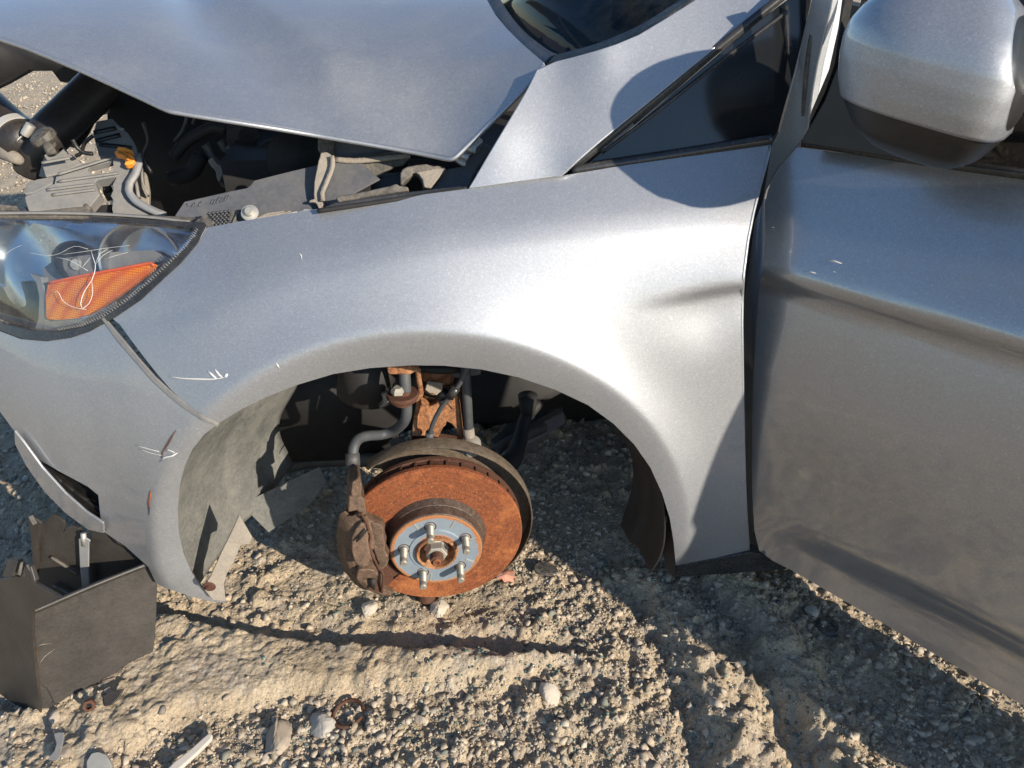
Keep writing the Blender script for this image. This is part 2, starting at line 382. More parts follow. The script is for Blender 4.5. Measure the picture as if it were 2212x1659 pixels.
def tube_bm(bm, pts, rad, n=10, caps=True, sub=6, smooth=True):
    pts = [np.array(p, float) for p in pts]
    r = [rad]*len(pts) if not hasattr(rad, '__len__') else list(rad)
    Q = [np.append(p, q) for p, q in zip(pts, r)]
    if smooth and len(Q) > 2:
        out = []
        for i in range(len(Q)-1):
            p0 = Q[i-1] if i else 2*Q[0]-Q[1]; p1, p2 = Q[i], Q[i+1]; p3 = Q[i+2] if i+2 < len(Q) else 2*Q[-1]-Q[-2]
            for j in range(sub):
                t = j/sub; out.append(.5*((2*p1)+(p2-p0)*t+(2*p0-5*p1+4*p2-p3)*t*t+(3*p1-p0-3*p2+p3)*t**3))
        out.append(Q[-1]); Q = out
    rings = []; prev = None
    for i, q in enumerate(Q):
        a = Q[max(0, i-1)][:3]; b = Q[min(len(Q)-1, i+1)][:3]; t = Vector(b-a).normalized()
        u = (prev - t*prev.dot(t)) if prev is not None else t.orthogonal()
        u.normalize(); prev = u; w = t.cross(u)
        rings.append([bm.verts.new(Vector(q[:3])+(u*math.cos(k*2*math.pi/n)+w*math.sin(k*2*math.pi/n))*q[3]) for k in range(n)])
    for A, B in zip(rings, rings[1:]):
        for k in range(n): bm.faces.new((A[k], A[(k+1) % n], B[(k+1) % n], B[k]))
    if caps: bm.faces.new(rings[0][::-1]); bm.faces.new(rings[-1])
    return bm
def finish(name, bm, mat, parent, smooth=True):
    bmesh.ops.recalc_face_normals(bm, faces=bm.faces)
    me = bpy.data.meshes.new(name); bm.to_mesh(me); bm.free()
    return link(name, me, mat, parent, smooth)
def tube(name, pts, rad, mat, parent, n=12, **k):
    return finish(name, tube_bm(bmesh.new(), pts, rad, n, **k), mat, parent)
def ribbon_px(name, pts, w, pl, mat, parent, off=.0, thick=.002):
    """narrow band along a path on a surface, width in metres"""
    P_ = [np.array(at(p[0], p[1], pl=pl)) for p in densify(pts, 10, True, closed=False)]
    n = pl.E[2]; n = n*(1 if np.dot(n, CAM-P_[0]) > 0 else -1)
    bm = bmesh.new(); rows = []
    for i, p in enumerate(P_):
        t = P_[min(i+1, len(P_)-1)]-P_[max(i-1, 0)]; t = t/np.linalg.norm(t); s = np.cross(n, t); s /= np.linalg.norm(s)
        ww = w(i/(len(P_)-1)) if callable(w) else w
        rows.append([bm.verts.new(p+s*ww*.5+n*off), bm.verts.new(p-s*ww*.5+n*off)])
    for A, B in zip(rows, rows[1:]): bm.faces.new((A[0], B[0], B[1], A[1]))
    o = finish(name, bm, mat, parent); return mods(o, thick, off=0)
def at(x, y, Y=None, z=None, pl=None):
    d = ray(x, y)
    if pl is not None: return pl.hit(x, y)
    t = (Y-CAM[1])/d[1] if Y is not None else (z-CAM[2])/d[2]
    return CAM+d*t
def lathe(name, prof, mat, parent, c=(0,0,0), n=96, a0=0, a1=360, axis='Y', sharp=None):
    """profile of (radius, offset along the axis)"""
    bm = bmesh.new(); full = abs(a1-a0) >= 360; k = n if full else n+1; rings = []
    for i in range(k):
        a = math.radians(a0+(a1-a0)*i/n); ca, sa = math.cos(a), math.sin(a)
        rings.append([bm.verts.new((c[0]+r*ca, c[1]+y, c[2]+r*sa) if axis == 'Y' else (c[0]+r*ca, c[1]+r*sa, c[2]+y)) for r, y in prof])
    for i in range(k if full else k-1):
        A, B = rings[i], rings[(i+1) % k]
        for j in range(len(prof)-1): bm.faces.new((A[j], A[j+1], B[j+1], B[j]))
    bmesh.ops.remove_doubles(bm, verts=bm.verts, dist=1e-6)
    o = finish(name, bm, mat, parent)
    sh(o, 32); return o
def sh(o, deg):
    me = o.data; bm = bmesh.new(); bm.from_mesh(me)
    for e in bm.edges:
        if len(e.link_faces) == 2 and e.calc_face_angle(0) > math.radians(deg): e.smooth = False
    bm.to_mesh(me); bm.free()
def box_bm(bm, c, s, rot=None):
    r = bmesh.ops.create_cube(bm, size=1); 
    Mx = Matrix.Translation(c) @ (rot.to_4x4() if rot else Matrix()) @ Matrix.Diagonal((*s, 1))
    bmesh.ops.transform(bm, matrix=Mx, verts=r['verts']); return bm

#=GROUND
# ------------------------------------------------------------------ the ground
def gp(x, y): p = at(x, y, z=0); return (p[0], p[1])
def pdist(X, Y, pl):
    """signed distance to a polyline (positive on its left side)"""
    best = np.full(X.shape, 9.); sg = np.zeros(X.shape); 
    for (ax, ay), (bx, by) in zip(pl, pl[1:]):
        dx, dy = bx-ax, by-ay; L2 = dx*dx+dy*dy
        t = np.clip(((X-ax)*dx+(Y-ay)*dy)/L2, 0, 1); ex, ey = X-ax-t*dx, Y-ay-t*dy
        d = np.hypot(ex, ey); m = d < best; best = np.where(m, d, best)
        sg = np.where(m, np.sign(dx*ey-dy*ex), sg)
    return best*sg
def vnoise(X, Y, sc, seed=0):
    x = X*sc+seed*17.3; y = Y*sc-seed*9.1
    xi = np.floor(x).astype(np.int64); yi = np.floor(y).astype(np.int64); fx = x-xi; fy = y-yi
    fx = fx*fx*fx*(fx*(fx*6-15)+10); fy = fy*fy*fy*(fy*(fy*6-15)+10)
    def h(a, b):
        n = (a*374761393+b*668265263+seed*974711) & 0x7fffffff; n = ((n ^ (n >> 13))*1274126177) & 0x7fffffff
        return ((n ^ (n >> 16)) & 0xffff)/65535.
    return (h(xi,yi)*(1-fx)+h(xi+1,yi)*fx)*(1-fy)+(h(xi,yi+1)*(1-fx)+h(xi+1,yi+1)*fx)*fy
def fbm(X, Y, sc, oct, seed=0, g=.5):
    s = 0; a = 1; t = 0
    for i in range(oct): s = s+a*vnoise(X, Y, sc*2**i, seed+i); t += a; a *= g
    return s/t
RA = [gp(*p) for p in [(-150,1500), (60,1560), (330,1352), (520,1385), (720,1412), (900,1425), (1180,1432), (1330,1420)]]     # far edge of the packed slab
RB = [gp(*p) for p in [(150,1800), (260,1640), (420,1560), (620,1520), (850,1500), (1100,1480), (1330,1440)]]   # its near edge
RC = [gp(*p) for p in [(1490,1240), (1575,1330), (1640,1440), (1700,1560), (1790,1720)]]      # trough between the two right-hand ridges
RD = [gp(*p) for p in [(1380,1300), (1440,1420), (1490,1560), (1540,1720)]]
def hgt(X, Y):
    wx = X+.020*(fbm(X, Y, 22, 3, 40)-.5); wy = Y+.020*(fbm(X, Y, 22, 3, 50)-.5)
    z = .012*(fbm(X, Y, 3, 3, 1)-.5)
    near = np.exp(-((X-.1)**2+(Y-.1)**2)/2.2**2)
    a = pdist(wx, wy, RA); b = pdist(wx, wy, RB)
    inx = sstep(-1.1, -.45, X)*(1-sstep(.16, .30, X))
    slabm = (1-sstep(-.003, .016, a))*sstep(-.012, .035, b)*inx
    slabm = slabm*(.75+.5*fbm(X, Y, 7, 2, 77))
    z = z+.026*slabm
    # dip behind the slab
    z = z-.013*np.exp(-((a-.028)/.022)**2)*inx*sstep(-.75, -.4, X)
    c = pdist(wx, wy, RC); my = (1-sstep(.02, .12, Y))
    ridgeR = np.exp(-((c-.055)/.045)**2)*.026*my
    z = z+ridgeR-.016*np.exp(-(c/.026)**2)*my
    d = pdist(wx, wy, RD); z = z+my*(.024*np.exp(-((d-.055)/.038)**2)-.012*np.exp(-((d+.002)/.018)**2))
    # crumbly relief: clods and pits
    cl = fbm(wx, wy, 28, 4, 7, .6); rid = 1-np.abs(2*fbm(wx, wy, 45, 3, 13)-1)
    rough = .35+.65*sstep(.35, .65, fbm(X, Y, 5, 2, 30))
    lane = 1-.55*slabm
    calm = 1-.72*np.exp(-((X-.02)/.30)**4-((Y-.20)/.24)**4)
    z = z+near*lane*rough*calm*(.024*(cl-.5)+.008*sstep(.62, .8, cl)+.005*(rid-.6))
    z = z+near*(.0040*(fbm(X, Y, 95, 3, 3, .65)-.5)+.0024*(vnoise(X, Y, 420, 9)-.5))
    wd, wv, ws = worley(wx, wy, 26, 3); wd2, wv2, ws2 = worley(wx, wy, 62, 5); wd3, wv3, ws3 = worley(wx, wy, 140, 8)
    cm = sstep(.30, .62, fbm(X, Y, 4.2, 2, 33)); cm = cm*calm
    z = z+near*(.35+.65*lane)*(.25+.75*calm)*((.006+.012*cm)*wv**2*(1-sstep(.25, .62, wd))*(1+.9*ws)*.8+(.0035+.004*cm)*wv2**1.5*(1-sstep(.25, .6, wd2))*(1+ws2)+.0016*wv3*(1-sstep(.2, .6, wd3)))
    z = z+slabm*near*(.0026*(1-np.abs(2*fbm(wx*.6, wy, 60, 3, 21)-1))+.004*(fbm(wx, wy, 16, 2, 23)-.5))
    rg = np.clip(1.2-near, 0, 1); z = z+rg*.02*(fbm(X, Y, 6, 4, 60)-.5)
    return z
def worley(X, Y, sc, seed):
    x, y = X*sc, Y*sc; xi, yi = np.floor(x).astype(np.int64), np.floor(y).astype(np.int64)
    def h(a, b, k):
        n = (a*73856093 ^ b*19349663 ^ (seed*83492791+k*2654435)) & 0x7fffffff; n = ((n ^ (n >> 13))*1274126177) & 0x7fffffff
        return ((n ^ (n >> 15)) & 0xffff)/65535.
    best = np.full(X.shape, 9.); val = np.zeros(X.shape); sl = np.zeros(X.shape)
    for i in (-1, 0, 1):
        for j in (-1, 0, 1):
            cx, cy = xi+i, yi+j; px, py = cx+h(cx, cy, 1), cy+h(cx, cy, 2); dx, dy = x-px, y-py
            d = np.hypot(dx, dy); m = d < best; best = np.where(m, d, best); val = np.where(m, h(cx, cy, 3), val)
            sl = np.where(m, dx*(h(cx, cy, 4)-.5)+dy*(h(cx, cy, 5)-.5), sl)
    return best, val, sl
def axis(fine0, fine1, step, lo, hi, grow=1.16, m0=None, m1=None, ms=.01):
    a = list(np.arange(fine0, fine1, step))
    if m0 is not None: a = list(np.arange(m0, fine0-ms*.5, ms))+a
    if m1 is not None: a = a+list(np.arange(a[-1]+ms, m1, ms))
    s = ms; x = a[0]; left = []
    while x > lo: s *= grow; x -= s; left.append(x)
    s = ms; x = a[-1]; right = []
    while x < hi: s *= grow; x += s; right.append(x)
    return np.array(left[::-1]+a+right)
ax_ = axis(-1.05, .98, .0034, -300, 300, 1.2, -2.6, 1.5, .010); ay_ = axis(-.42, .52, .0034, -300, 300, 1.2, -.8, 2.6, .009)
GX, GY = np.meshgrid(ax_, ay_); GZ = hgt(GX, GY)
nx, ny = len(ax_), len(ay_)
me = bpy.data.meshes.new('ground')
V = np.stack([GX, GY, GZ], -1).reshape(-1, 3); me.vertices.add(len(V)); me.vertices.foreach_set('co', V.ravel())
I = np.arange(nx*ny).reshape(ny, nx); Q = np.stack([I[:-1,:-1], I[:-1,1:], I[1:,1:], I[1:,:-1]], -1).reshape(-1, 4)
me.loops.add(Q.size); me.loops.foreach_set('vertex_index', Q.ravel()); me.polygons.add(len(Q))
me.polygons.foreach_set('loop_start', np.arange(0, Q.size, 4)); me.polygons.foreach_set('loop_total', np.full(len(Q), 4))
me.update(calc_edges=True); me.validate()
ground = link('ground', me, 'ground'); ground['kind'] = 'structure'
def gz(x, y): return float(hgt(np.array([x]), np.array([y]))[0])

def rock_mesh(seed, flat=.6, sub=1, jag=.28):
    r = random.Random(seed); bm = bmesh.new(); bmesh.ops.create_icosphere(bm, subdivisions=sub, radius=1)
    off = Vector((r.random()*50, r.random()*50, r.random()*50))
    for _ in range(7):          # chop facets
        n = Vector((r.uniform(-1,1), r.uniform(-1,1), r.uniform(-.6,1))).normalized(); d = r.uniform(.42, .72)
        for v in bm.verts:
            s = v.co.dot(n)
            if s > d: v.co -= n*(s-d)
    for v in bm.verts: v.co *= 1+jag*noise.noise(v.co*1.3+off)+(.10*noise.noise(v.co*5+off) if sub > 1 else 0)
    for v in bm.verts: v.co.z *= flat
    return bm
def hull_bm(seed, n, flat, jit=.25):
    r = np.random.default_rng(seed); p = r.normal(size=(n, 3)); p /= np.linalg.norm(p, axis=1)[:,None]; p *= (1-jit+2*jit*r.random((n, 1))); p[:,2] *= flat; p[:,0] *= 1.15
    bm = bmesh.new(); [bm.verts.new(q) for q in p]; h = bmesh.ops.convex_hull(bm, input=bm.verts)
    bmesh.ops.delete(bm, geom=[g for g in h['geom_unused'] if isinstance(g, bmesh.types.BMVert)], context='VERTS')
    bmesh.ops.triangulate(bm, faces=bm.faces); return bm
def np_rock(seed, flat, sub=0):
    bm = hull_bm(seed, 15, flat); bm.verts.index_update()
    v = np.array([x.co[:] for x in bm.verts]); f = np.array([[q.index for q in p.verts] for p in bm.faces]); bm.free(); return v, f
def big_rock(seed, flat):
    bm = hull_bm(seed, 20, flat, .16)
    bmesh.ops.bevel(bm, geom=list(bm.edges)+list(bm.verts), offset=.10, segments=1, affect='EDGES')
    bmesh.ops.triangulate(bm, faces=bm.faces); bmesh.ops.subdivide_edges(bm, edges=bm.edges, cuts=3, use_grid_fill=True)
    o = Vector((seed*3.1, seed, 0))
    for v in bm.verts: v.co *= 1+.09*noise.noise(v.co*2.2+o)+.05*noise.noise(v.co*6+o)+.025*noise.noise(v.co*14+o)
    return bm
protos = [np_rock(100+i, random.uniform(.55, .9)) for i in range(14)]
def small_proto(i):
    r = np.random.default_rng(i); v = np.array([(1,0,0),(-1,0,0),(0,1,0),(0,-1,0),(0,0,1),(0,0,-1),(.6,.6,.4),(-.5,.6,.5)], float)
    v = v[:6]*(1+.35*(r.random((6,1))-.5))+.25*(r.random((6,3))-.5); v[:,2] *= .75
    f = np.array([(0,2,4),(2,1,4),(1,3,4),(3,0,4),(2,0,5),(1,2,5),(3,1,5),(0,3,5)]); return v, f
sprotos = [small_proto(i) for i in range(12)]
def scatter(name, P, S, protos, mat, sink=.25, kind='stuff', parent=None):
    vs, fs = [], []; base = 0
    which = rng.integers(0, len(protos), len(P)); zz = hgt(P[:,0], P[:,1])
    ang = rng.random(len(P))*6.283; tilt = (rng.random((len(P), 2))-.5)*.9; asp = .7+.6*rng.random((len(P), 3))
    for k, (pv, pf) in enumerate(protos):
        idx = np.where(which == k)[0]
        if not len(idx): continue
        v = pv[None]*asp[idx][:,None,:]*S[idx][:,None,None]
        t = tilt[idx]; ca, sa = np.cos(t[:,0]), np.sin(t[:,0])
        y = v[...,1]*ca[:,None]-v[...,2]*sa[:,None]; z = v[...,1]*sa[:,None]+v[...,2]*ca[:,None]; x = v[...,0]
        ca, sa = np.cos(ang[idx]), np.sin(ang[idx]); X = x*ca[:,None]-y*sa[:,None]; Y = x*sa[:,None]+y*ca[:,None]
        X += P[idx,0][:,None]; Y += P[idx,1][:,None]; z = z+(zz[idx]+S[idx]*sink)[:,None]
        vs.append(np.stack([X, Y, z], -1).reshape(-1, 3))
        fs.append((pf[None]+(np.arange(len(idx))*len(pv))[:,None,None]+base).reshape(-1, 3)); base += len(idx)*len(pv)
    V = np.concatenate(vs); F = np.concatenate(fs); me = bpy.data.meshes.new(name)
    me.vertices.add(len(V)); me.vertices.foreach_set('co', V.ravel()); me.loops.add(F.size); me.loops.foreach_set('vertex_index', F.ravel())
    me.polygons.add(len(F)); me.polygons.foreach_set('loop_start', np.arange(0, F.size, 3)); me.polygons.foreach_set('loop_total', np.full(len(F), 3))
    me.update(calc_edges=True)
    o = link(name, me, mat, parent, smooth=False); o['kind'] = kind; return o
def dens(P):
    """where loose gravel lies: everywhere a little, thick at the bottom centre and on the right"""
    X, Y = P[:,0], P[:,1]
    a = pdist(X, Y, RA); b = pdist(X, Y, RB); inx = sstep(-.6, -.5, X)*(1-sstep(.12, .26, X))
    slabm = (1-sstep(-.01, .01, a))*sstep(.0, .03, b)*inx
    g = .16+.84*sstep(.02, -.02, b)*1.0
    g = np.where(X > .14, .22+.6*sstep(.46, .54, fbm(X, Y, 6, 3, 70)), g)
    g = np.maximum(g, .25*sstep(.0, .08, a)+.55*sstep(.12,.22,X)*(1-sstep(.30,.36,X)))
    return np.clip(g*(1-.93*slabm), 0, 1)
def sample(n, lo, hi, f):
    P = rng.random((n, 2))*np.array([hi[0]-lo[0], hi[1]-lo[1]])+np.array(lo); return P[rng.random(n) < f(P)]
P = sample(90000, (-1.0,-.42), (.98,.45), dens); S = .0011+.0019*rng.random(len(P))**2
scatter('fine_gravel', P, S, sprotos, 'gravel', .2)
P = sample(17000, (-1.0,-.42), (.98,.45), lambda P: dens(P)**1.6); S = .0028+.0055*rng.random(len(P))**2.2
scatter('gravel', P, S, protos, 'gravel', .15)
P = sample(30000, (-2.6,.4), (1.2,2.6), lambda P: np.full(len(P), .8)); S = .0035+.008*rng.random(len(P))**2
scatter('far_gravel', P, S, sprotos, 'gravel', .2)
P = sample(40000, (-7,2.4), (-.5,8), lambda P: np.full(len(P), .8)); S = .004+.009*rng.random(len(P))**2
scatter('distant_gravel', P, S, sprotos, 'gravel', .2)
P = sample(1500, (-.3,-.40), (.62,.15), lambda P: .05+.9*sstep(.52, .62, fbm(P[:,0], P[:,1], 9, 2, 90))); S = .0018+.0022*rng.random(len(P))
scatter('glass_crumbs', P, S, sprotos, 'glasschip', .4)
# larger loose stones, each an object: children of the ground
k = 0
smesh = []
for i in range(9):
    bm = big_rock(300+i, .62); m_ = bpy.data.meshes.new('stone'); bm.to_mesh(m_); bm.free()
    m_.materials.append(M['stone']); smesh.append(m_)
bigs = [(870,1510,13), (905,1548,14), (600,1545,0), (700,1625,14), (745,1640,9), (640,1640,8), (560,1600,10), (520,1575,9), (1305,1560,11), (1370,1510,12),
        (1430,1555,13), (1400,1625,14), (1330,1605,9), (1230,1570,8), (1120,1600,9), (1010,1600,10), (950,1625,12), (820,1620,9), (780,1540,9), (885,1500,9),
        (240,1510,12), (120,1560,16), (60,1600,12), (225,1465,13), (300,1560,10), (150,1640,14), (40,1545,9), (330,1600,9), (470,1625,8), (200,1530,9),
        (560,1310,9), (590,1345,10), (610,1290,10), (500,1330,8), (450,1400,8), (1290,1400,9), (1460,1370,9), (1590,1450,9), (1900,1430,14), (1960,1500,12),
        (2040,1560,15), (1870,1540,11), (2110,1640,16), (2000,1600,12), (1800,1450,10), (1850,1500,8), (1930,1590,10), (2140,1580,10), (1780,1300,10), (1530,1480,8),
        (1000,1550,8), (1060,1530,7), (1180,1540,8), (840,1585,10), (1260,1640,10), (1500,1590,8), (1090,1650,9), (680,1560,8), (1545,1350,8), (1690,1300,9), (1650,1270,8)]
for i, (x, y, s) in enumerate(bigs):
    if not s: continue
    p = at(x, y, z=.012); r_ = s*.00062*(1+.15*random.random())
    o = bpy.data.objects.new('stone', smesh[i % 9]); COL.objects.link(o); o.parent = ground
    o.location = (p[0], p[1], gz(p[0], p[1])+r_*.25); o.scale = (r_*random.uniform(.8,1.2), r_*random.uniform(.8,1.2), r_)
    o.rotation_euler = (random.uniform(-.3,.3), random.uniform(-.3,.3), random.random()*6)
#=END_GROUND
#=CAR
# ------------------------------------------------------------------ the car
car = empty('car', (0, 0, 0), 'silver car with its front wheel off, hood popped up and door swung open', 'car')

AX, AZ = -.012, .2                                   # centre of the wheel arch
ZCX = np.array([-1.2, -.50, -.307, -.179, .002, .183, .444, .62]); ZCZ = np.array([.50, .575, .630, .679, .712, .724, .738, .742])
def zc(X):                                            # height of the shoulder crease, smoothed
    return sum(np.interp(X+d, ZCX, ZCZ)*w for d, w in ((-.05,.15),(-.025,.22),(0,.26),(.025,.22),(.05,.15)))
def side(X, Z):
    X = np.asarray(X, float); Z = np.asarray(Z, float)
    dx, dz = X-AX, Z-AZ; r = np.hypot(dx, dz)+1e-9
    rc = .418; re = rc+soft(r-rc, .005)
    use = sstep(-.15, .02, dz)                        # the flare fades out towards the sill
    re = r+(re-r)*use; Xe = AX+dx/r*re; Ze = AZ+dz/r*re
    d = zc(Xe)-Ze; fl = .027*(1-np.exp(-soft(r-rc, .002)/.07))*use
    front = sstep(-.22, -.50, Xe)
    up = (1.10-.45*front)*soft(-d, .012*(1-front)+.08*front)
    w = .22; q = np.clip(d/w, 0, 1); down = -.345*w*(q-q*q*q+.5*q**4)
    down = down-.006*np.exp(-((r-.40)/.05)**2)*use
    y = up+down+fl-.018*use+.16*soft(rc-r, .003)*use
    y = y+.85*soft(-Xe-.26, .06)**2                   # the nose curves in
    y = y+.35*soft(.30-Z, .03)**2*(1-front)
    y = y+ .55*front*soft(.42-Z, .05)**2*0
    # crease that dies out in front of the door
    z2 = np.interp(X, [.25, .33, .53], [.632, .640, .668]); d2 = z2-Z; a = .021*sstep(.27, .52, X)
    y = y-a*np.exp(-(soft(-d2, .006)/.05)**2)*(1-sstep(.0, .020, d2))+a*.25*np.exp(-((d2-.03)/.03)**2)
    # soft dent beside it
    y = y+.006*np.exp(-((X-.40)/.05)**2-((Z-.60)/.05)**2)
    return y
BODY = Surf(side)

fender_o = [(445,492),(520,478),(600,465),(700,449),(800,433),(900,422),(1010,408),(1110,394),(1212,380),(1350,357),(1500,336),(1666,312),
            (1660,345),(1645,400),(1630,460),(1618,520),(1609,590),(1606,640),(1605,700),(1606,780),(1607,860),(1609,950),(1612,1050),(1615,1120),(1620,1194),
            (1540,1206),(1460,1221),(1455,1170),(1447,1120),(1430,1065),(1405,1010),(1370,960),(1325,915),(1270,875),(1200,842),(1120,815),(1040,798),(960,790),(890,789),
            (800,795),(720,808),(640,832),(570,860),(520,885),(473,914),(445,903),(415,887),(390,862),(366,838),(340,808),(310,770),(280,730),(258,700),(240,686),
            (300,646),(345,605),(390,560),(425,520)]
o_fender = panel('fender', fender_o, BODY, 'paint', car, step=.0065, thick=.005, bevel=.0016)
bumper_o = [(219,688),(240,716),(270,752),(300,788),(330,822),(360,852),(400,880),(440,905),(468,918),
            (440,940),(415,972),(398,1010),(388,1050),(384,1100),(386,1150),(396,1195),(415,1240),(440,1275),(470,1293),(488,1303),(455,1300),(410,1288),(360,1272),(338,1262),(320,1225),(270,1180),(225,1150),(217,1120),(212,1070),(190,1052),(130,1020),(70,985),(35,938),(0,890),(-70,800),(-110,700),
            (-60,700),(0,716),(45,733),(100,738),(150,730),(190,713)]
panel('bumper', bumper_o, BODY, 'paint_dirty', car, step=.010, thick=.004, bevel=.0015, off=.0005)
panel('bumper_trim', [(219,686),(226,684),(262,726),(300,772),(335,812),(372,846),(405,874),(440,898),(474,915),(470,920),(436,905),(400,882),(366,855),(330,822),(295,782),(255,736)], BODY, 'greyplastic', car, step=.008, thick=.003, off=-.0022, bevel=.0008)

# front lower lip and grille insert
grl = Surf(lambda u, v: side(u, v)+.025)
gr = panel('fog_grille', [(60,975),(130,1014),(200,1050),(216,1072),(220,1150),(170,1120),(110,1060)], grl, 'black', car, step=.02, thick=.003, bevel=0)
for k_ in range(5):
    x0, y0 = 92+k_*22, 1000+k_*17
    tube('slat', [at(x0, y0, pl=grl)-np.array([0,.006,0]), at(x0+42, y0+28, pl=grl)-np.array([0,.010,0]), at(x0+72+k_*2, y0+68-k_*6, pl=grl)-np.array([0,.006,0])], .0045, 'black', gr, n=8)
lipS = Surf(lambda u, v: side(u, v)-.010+.10*soft(.26-v, .02))
panel('bumper_lip', [(30,930),(50,955),(90,1010),(140,1065),(185,1105),(222,1130),(224,1152),(190,1145),(140,1108),(95,1062),(55,1005),(32,960)], lipS, 'paint', car, step=.015, thick=.004)

# wheel-arch liner: swept round the axle, open at the back
def liner(name, a0, a1, y0, y1, r0, r1, mat, parent, torn=0.0, n=64, m=22, cx=AX, cz=AZ):
    bm = bmesh.new(); g = []
    for i in range(n+1):
        a = math.radians(a0+(a1-a0)*i/n); row = []
        for j in range(m+1):
            t = j/m; yy = y0(i/n)+(y1(i/n)-y0(i/n))*t
            r = r0+(r1-r0)*t**1.25+.005*math.sin(a*9)*t+.004*noise.noise(Vector((a*3, t*3, 1)))
            if t > .55: r -= .008*sstep(.55, .62, t)
            row.append(bm.verts.new((cx+r*math.cos(a), yy, cz+r*math.sin(a))))
        g.append(row)
    for i in range(n):
        for j in range(m): bm.faces.new((g[i][j], g[i+1][j], g[i+1][j+1], g[i][j+1]))
    o = finish(name, bm, mat, parent); return mods(o, .003)
def sideY(a): a = math.radians(a); return float(side(AX+.385*math.cos(a), AZ+.385*math.sin(a)))
ln = liner('wheel_arch_liner', 191, 110, lambda t: sideY(191-81*t)+.008, lambda t: .30-.05*t, .404, .285, 'liner', car)
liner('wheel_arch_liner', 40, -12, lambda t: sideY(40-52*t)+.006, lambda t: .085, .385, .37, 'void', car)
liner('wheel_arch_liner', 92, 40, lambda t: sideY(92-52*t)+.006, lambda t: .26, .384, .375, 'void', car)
# hanging dusty flap of the liner
fp = plane(at(520,1190,Y=-.005), (.35, -1, .25))
fl = slab('liner_flap', [(517,1112),(545,1160),(540,1175),(520,1178),(505,1215),(490,1240),(484,1262),(488,1300),(460,1296),(438,1270),(455,1245),(480,1190),(500,1150)], fp, 'dusty_light', car, thick=.004, bevel=.001)
ip = None
bo = lathe('bolt', [(0,-.006),(.004,-.006),(.0055,-.002),(.009,-.001),(.010,.0)], 'rust_dark', fl, c=at(452,1267,Y=-.052), n=20)
slab('liner_flap', [(580,1150),(530,1100),(530,1085),(560,1070),(690,1008),(706,1040),(670,1090)], plane(at(620,1080,Y=.19), (.1,-.8,.6)), 'liner', car, thick=.003, bevel=.001)

# ---- brake assembly, built round the axle
disc = empty('brake_disc', (0, 0, .18)); disc.parent = car
def loc_child(o, parent): o.parent = parent; o.matrix_parent_inverse = Matrix(); return o
def L(name, prof, mat, parent=None, **k): return loc_child(lathe(name, prof, mat, None, **k), parent or disc)
L('rotor_face', [(.083,.034),(.084,.032),(.1455,.032),(.147,.0335),(.147,.0405),(.1455,.042),(.085,.042)], 'rust', n=160)
L('rotor_core', [(.1435,.0405),(.1430,.0555),(.09,.0555),(.09,.04)], 'rust_dark', n=120)
L('rotor_face', [(.1470,.0555),(.1472,.0625),(.1455,.064),(.09,.064),(.088,.0555),(.1470,.0555)], 'rust_dark', n=160)
for k_ in range(36):
    a = k_*math.pi/18; bm = bmesh.new(); box_bm(bm, (.137*math.cos(a), .0485, .137*math.sin(a)), (.018, .014, .004), Matrix.Rotation(-a, 3, 'Y'))
    loc_child(finish('vane', bm, 'rust_dark', None, False), disc)
L('hat', [(.0855,.033),(.0845,.030),(.0805,.020),(.0795,.0195),(.0785,.012),(.0780,.002),(.0765,.000),(.0735,-.0005)], 'hub2', n=120)
L('hub_face', [(.0765,.0003),(.0745,-.0012),(.0455,-.0012),(.0445,-.0032),(.0340,-.0032)], 'hub', n=120)
L('hub_ring', [(.0345,-.003),(.0340,-.0095),(.0325,-.0115),(.0300,-.0105),(.0290,-.004),(.0275,.010),(.021,.020),(.0,.021)], M['hub'].copy() if 0 else 'rust_knuckle', n=72)
L('axle_stub', [(.0,-.028),(.0065,-.028),(.0085,-.0268),(.0105,-.0265),(.0112,-.022),(.0115,-.004),(.0115,.02)], 'rust_dark', n=28)
L('axle_tip', [(.0,-.0265),(.0040,-.0265),(.0048,-.0300),(.0062,-.0300),(.0066,-.027)], 'rust', n=20)
nut = L('axle_nut', [(.0110,-.014),(.0165,-.014),(.0178,-.0125),(.0178,.002),(.0205,.003),(.0205,.007),(.011,.008)], 'steel', n=6)
sth = []
for k_ in range(5):
    a = math.radians(98+72*k_); cx, cz = .054*math.cos(a), .054*math.sin(a)
    prof = [(0,-.0365),(.0044,-.0365),(.0060,-.0345),(.0062,-.0265)]
    for q in range(9): prof += [(.0056,-.0260+q*.0024),(.0065,-.0250+q*.0024)]
    prof += [(.0068,-.003),(.0068,.001)]
    s_ = L('wheel_stud', prof, 'stud', n=20); s_.location = (cx, 0, cz)
    L('hole_rim', [(.0078,-.0011),(.0098,-.0016),(.0104,-.0011)], 'rust_dark', n=24).location = (cx, 0, cz)
# small wear slots in the hub face
for a in (62, 118, 205, 258, 332, 20):
    a = math.radians(a); bm = bmesh.new(); box_bm(bm, (.0625*math.cos(a), -.0016, .0625*math.sin(a)), (.016, .0012, .0022), Matrix.Rotation(-a, 3, 'Y'))
    loc_child(finish('balance_slot', bm, 'steel', None, False), disc)

shd = L('dust_shield', [(.1655,.058),(.1675,.0575),(.1685,.060),(.1690,.078),(.1675,.0865),(.163,.0885),(.150,.089),(.10,.0885),(.05,.0885)], 'shieldmat', n=140, a0=-150, a1=128)
mods(shd, .0016)

